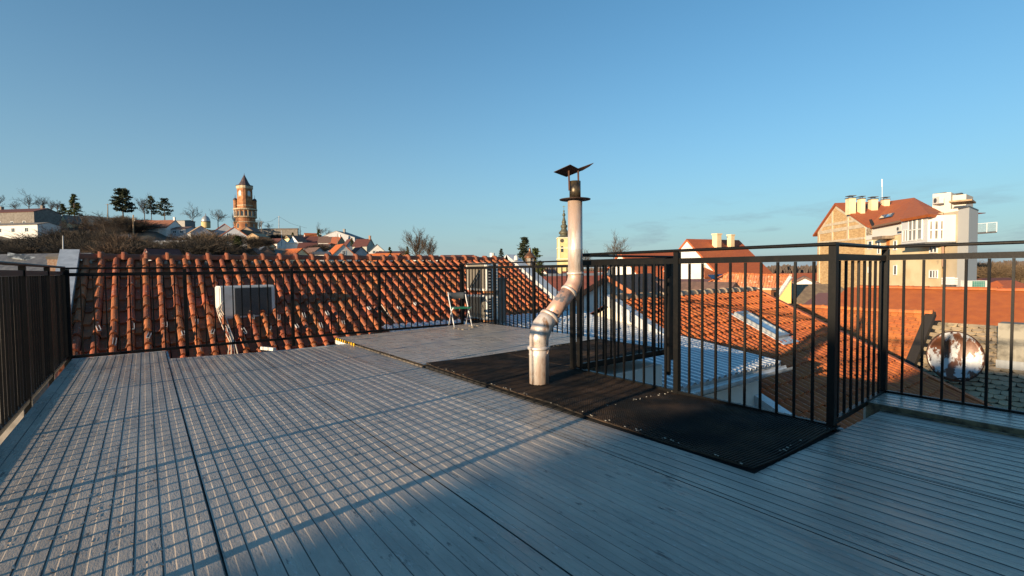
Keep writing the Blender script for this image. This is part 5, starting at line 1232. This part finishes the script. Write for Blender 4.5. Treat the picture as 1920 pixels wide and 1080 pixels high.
def conifer(seed, h=10, r=3, layers=16, mat=None, pine=False, dens=70):
    rnd = random.Random(seed); tk = MB(); lf = MB(); tk.tube([V((0, 0, -1)), V((0, 0, h*.5)), V((0, 0, h*.97))], [h*.025, h*.016, h*.004], 7)
    for i in range(layers):
        f = i/(layers-1); z = h*((.22 if pine else .06)+.9*f*(.8 if pine else 1)); rr = r*((1-f)**.8*.95+.06) if not pine else r*(.35+.65*sin(pi*min(1, .25+f*.78)))*rnd.uniform(.6, 1.1)
        for b in range(5 if not pine else 4):
            a = rnd.uniform(0, 2*pi); L = rr*rnd.uniform(.65, 1.1); dz = -.18*L if not pine else .12*L
            e = V((cos(a)*L, sin(a)*L, z+dz)); p = V((0, 0, z)); tk.tube([p, e], [h*.006, h*.002], 4, False)
            for k in range(dens//3):
                t_ = rnd.uniform(.25, 1.05)**.7; c = p.lerp(e, t_)+V((rnd.gauss(0, .13), rnd.gauss(0, .13), rnd.gauss(0, .07)))*r*.75
                s_ = rnd.uniform(.07, .14)*r; u_ = V((rnd.uniform(-1, 1), rnd.uniform(-1, 1), rnd.uniform(-.5, .5))).normalized()*s_; v_ = u_.cross(V((rnd.uniform(-1, 1), rnd.uniform(-1, 1), 1))).normalized()*s_*.55
                lf.add([c-u_, c-v_, c+u_, c+v_], [(0, 1, 2, 3)])
    a = tk.build('trunk', bark); b = lf.build('crown', mat or needle); m1, m2 = a.data, b.data
    bpy.data.objects.remove(a); bpy.data.objects.remove(b); return (m1, m2, h, r)
def plant(proto, px, ybase, ytop, d, label, name, cat, group=None, wf=1.0, sink=.6):
    b = at(px, ybase, d); h = at(px, ytop, d).z-b.z; s = h/proto[2]
    t = thing(name, label, cat, (b.x, b.y, b.z-.0), group); t.rotation_euler.z = random.uniform(0, 6.28)
    for nm, me in (('trunk', proto[0]), ('crown', proto[1])):
        o = bpy.data.objects.new(nm, me); COL.objects.link(o); o.parent = t
    t.scale = (s*wf, s*wf, s); return t
BT = [bare_tree(11, 10, 7, (35, 70)), bare_tree(23, 10, 8, (35, 75), .15), bare_tree(5, 10, 8, (45, 80), .15, .017, twmat=twig_r), bare_tree(37, 10, 6, (20, 60), .25, .017, 1.2, .15)]
POP = bare_tree(52, 12, 15, (42, 78), .06, .021, 1.0, .42, kids=5, trunk=.28)
TALL = bare_tree(61, 12, 14, (40, 72), .14, .026, .8, .2, kids=5, trunk=.22)
BU = [bush(1), bush(2, 700, M('brown_brush', (.030, .025, .019), .95, 0, (.05, .038, .026), 2)), bush(3, 650, M('dry_brush', (.13, .088, .048), .95, 0, (.17, .115, .065), 2))]
CO = [conifer(1, 10, 2.6, 18, dens=90), conifer(2, 10, 4.0, 15, pine=True, dens=150), conifer(4, 10, 2.9, 16, leafg, dens=140), conifer(6, 10, 4.6, 9, pine=True, dens=90), conifer(8, 10, .9, 16, dens=60)]
G1 = 'leafless trees on the hilltop'
for (i, px, yb, yt, d, wf, lb) in ((3, 56, 400, 353, 200, 1.2, 'tall spreading bare tree above the dark red roof'), (1, -6, 400, 361, 190, 1.2, 'bare tree cut by the left picture edge'), (0, 80, 400, 368, 205, 1.2, 'bare tree right of the tallest one on the far left'), (2, 96, 400, 372, 210, 1.2, 'bare twiggy tree left of the round dark evergreen'),
        (1, 108, 400, 374, 215, 1.2, 'pale bare tree touching the round dark evergreen'), (0, 30, 400, 376, 215, 1.2, 'small bare tree left of the tall spreading one'), (2, 271, 410, 359, 215, 1.0, 'brown bare tree between the two pines'), (3, 362, 425, 376, 230, 1.0, 'bare tree with a thin crown left of the chapel dome'),
        (0, 409, 425, 390, 260, 1.3, 'round crowned bare tree right of the chapel dome'), (1, 441, 432, 396, 300, .7, 'bare tree against the left side of the hill tower'), (2, 487, 434, 406, 290, 1.0, 'bare tree against the right side of the hill tower'), (0, 505, 432, 418, 280, 1.6, 'low bare bushy tree beside the tall white pole'),
        (3, 602, 448, 416, 220, 1.2, 'bare tree with crooked limbs above the hillside roofs'), (1, 617, 448, 430, 215, 1.3, 'small dry tree right of the crooked bare tree')):
    plant(BT[i], px, yb, yt, d, lb, 'bare_tree', 'tree', G1, wf)
plant(POP, 783, 490, 422, 115, 'large many stemmed bare poplar above the tiled ridge', 'bare_tree', 'tree', None, 1.5)
plant(POP, 806, 490, 438, 112, 'leaning bare poplar at the right of the large one', 'bare_tree', 'tree', None, 1.3)
plant(BT[2], 755, 486, 457, 120, 'small bare tree left of the large poplar', 'bare_tree', 'tree', None, 1)
plant(TALL, 1157, 508, 428, 85, 'tall bare tree rising right of the stove pipe', 'bare_tree', 'tree', None, .85)
plant(BT[1], 1098, 508, 464, 110, 'faint bare tree just right of the stove pipe', 'bare_tree', 'tree', None, 1)
for (px, yt, d) in ((1846, 484, 75), (1868, 488, 72), (1893, 490, 78), (1914, 492, 70)):
    plant(BU[2], px, 528, yt, d, 'pale bare willow beyond the long orange roof', 'willow', 'shrub', 'pale willows behind the long orange roof', 1.0)
plant(CO[2], 140, 404, 364, 190, 'dark round evergreen on the hilltop at the left', 'evergreen_tree', 'tree', None, 1.15)
plant(CO[2], 118, 402, 382, 195, 'smaller dark evergreen left of the round one', 'evergreen_tree', 'tree', None, 1.6)
plant(CO[1], 231, 408, 353, 200, 'big dark pine on the hilltop', 'pine_tree', 'tree', None, .95)
plant(CO[3], 309, 412, 372, 200, 'open flat topped pine above the orange brown roof', 'pine_tree', 'tree', None, .9)
plant(CO[3], 284, 410, 368, 210, 'ragged pine between the big pine and the open one', 'pine_tree', 'tree', None, .6)
plant(CO[4], 563, 446, 423, 220, 'narrow dark cypress at the end of the retaining wall', 'cypress', 'tree', None, 1.6)
plant(CO[2], 598, 456, 430, 200, 'dark evergreen beside the crooked bare tree', 'evergreen_tree', 'tree', None, .9)
plant(CO[2], 549, 456, 436, 195, 'evergreen between the two hillside cottages', 'evergreen_tree', 'tree', None, 1)
plant(CO[2], 447, 486, 442, 85, 'green lit evergreen bush above the tiled ridge', 'evergreen_tree', 'shrub', None, 1.35)
plant(CO[2], 660, 462, 446, 175, 'small evergreen in front of the red gabled house', 'evergreen_tree', 'tree', None, .9)
plant(CO[2], 731, 478, 463, 140, 'round dark tree right of the white gabled house', 'evergreen_tree', 'tree', None, 1.4)
plant(CO[2], 764, 484, 462, 118, 'small evergreen at the foot of the large poplar', 'evergreen_tree', 'tree', None, 1)
plant(CO[0], 940, 488, 466, 90, 'small dark conifer beyond the tiled ridge end', 'evergreen_tree', 'tree', None, 1.4)
plant(CO[0], 984, 530, 444, 48, 'tall dark spruce behind the street lantern', 'spruce_tree', 'tree', None, 1.1)
plant(CO[2], 1005, 530, 465, 42, 'dense evergreen right of the street lantern', 'evergreen_tree', 'tree', None, 1.2)
plant(CO[0], 1525, 522, 503, 100, 'small dark conifer left of the brick gable', 'evergreen_tree', 'tree', None, 1)
# brush on the hillside
rb = random.Random(5)
spots_ = [(15, 470, 446, 115), (45, 474, 445, 105), (70, 468, 446, 115), (105, 452, 410, 150), (90, 474, 443, 100), (28, 480, 452, 90), (60, 482, 452, 88), (130, 455, 410, 150), (150, 445, 398, 165), (175, 440, 400, 170), (195, 445, 402, 165), (215, 440, 404, 170), (160, 470, 428, 120), (200, 470, 430, 115), (235, 470, 432, 110), (125, 478, 440, 95), (180, 482, 448, 85), (255, 482, 446, 85), (300, 484, 452, 85), (340, 484, 455, 80), (365, 470, 440, 115), (385, 462, 430, 130), (400, 486, 440, 85), (380, 486, 446, 80), (420, 486, 455, 82), (480, 458, 440, 130), (500, 456, 444, 140), (520, 446, 436, 190), (500, 472, 458, 110), (590, 480, 470, 110), (600, 468, 455, 140), (470, 478, 460, 100), (440, 450, 436, 150), (230, 415, 402, 195), (245, 430, 404, 180), (345, 452, 444, 150), (5, 480, 445, 95), (148, 480, 445, 88), (215, 486, 450, 78), (275, 484, 455, 80), (118, 470, 425, 120), (185, 455, 412, 145)]
RT = [bare_tree(71, 10, 9, (35, 75), .08, .02, 1.1, .2, twig_r, kids=5, trunk=.16), bare_tree(83, 10, 10, (30, 70), .06, .02, 1.2, .15, twig_r, kids=5, trunk=.15)]
for k, (px, yb, yt, d) in enumerate(spots_):
    if yb < 464 and 100 < px < 225:
        plant(RT[k % 2], px, yb+10, yt-2, d, 'reddish leafless tree in the dense thicket left of the white house on the hill', 'bare_tree', 'tree', 'reddish leafless trees in the thicket', rb.uniform(1.0, 1.3)); continue
    i = rb.choice((0, 1, 2)) if yb < 464 else rb.choice((1, 1, 1, 0))
    plant(BU[i], px, yb+4, yt, d, 'leafless brown bush in the thicket on the hillside', 'bush', 'bush', 'leafless bushes covering the hillside', rb.uniform(1.1, 1.5))
for (px, yb, yt, d, lb) in ((290, 480, 440, 80, 'dark bare tree in front of the white house on the hill'), (325, 482, 436, 78, 'dark bare tree right of centre below the white house'), (205, 470, 396, 120, 'dark leaning bare tree in the hillside thicket'), (140, 476, 425, 95, 'pale stemmed bare tree behind the left parapet'), (398, 484, 430, 80, 'reddish bare tree left of the green evergreen bush'), (215, 450, 408, 140, 'low dark bare tree under the big pine')):
    plant(BT[rb.choice((0, 3))], px, yb, yt, d, lb, 'bare_tree', 'tree', None, 1.3)
# poles and wires
def pole(label, px, y0, y1, d, w_=.14, arm=0, mat=None):
    a = at(px, y0, d); b = at(px, y1, d); mb = MB(); mb.tube([V((a.x, a.y, a.z-1)), b], [w_, w_*.7], 8)
    if arm: mb.bar(b-_r0*arm-V((0, 0, .3)), b+_r0*arm-V((0, 0, .3)), .12)
    tag(mb.build('utility_pole', mat or wood_m), label, 'pole', 'utility poles on the hill')
pole('pale concrete pole standing behind the left white parapet', 118, 480, 442, 60, .08, 0, grey_w)
pole('wooden pole with crossbar left of the big pine', 202, 405, 382, 200, .2, .8)
pole('tall tan pole at the left end of the white house', 250, 445, 403, 175, .26, 0, tan_roof)
pole('tall white pole on the skyline right of the tower', 523, 432, 405, 260, .22, .5, grey_w)
pole('dark lamp pole between the tower and the skyline wall', 490, 440, 415, 260, .2, .9)
pole('pale pole in front of the retaining wall', 528, 456, 432, 170, .14, 0, grey_w)
pole('thin pole in front of the large grey gable', 633, 460, 438, 150, .1, 0, wood_m)
pole('pale pole in front of the blue grey gable house', 449, 452, 432, 140, .13, 0, grey_w)
mb = MB(); mb.tube([at(523, 406, 260), at(545, 419, 255), at(575, 428, 245)], .05, 4); mb.tube([at(523, 406, 260), at(508, 415, 265), at(492, 418, 262)], .05, 4)
tag(mb.build('wires', dark_void), 'thin wires running down from the tall white pole', 'wire')
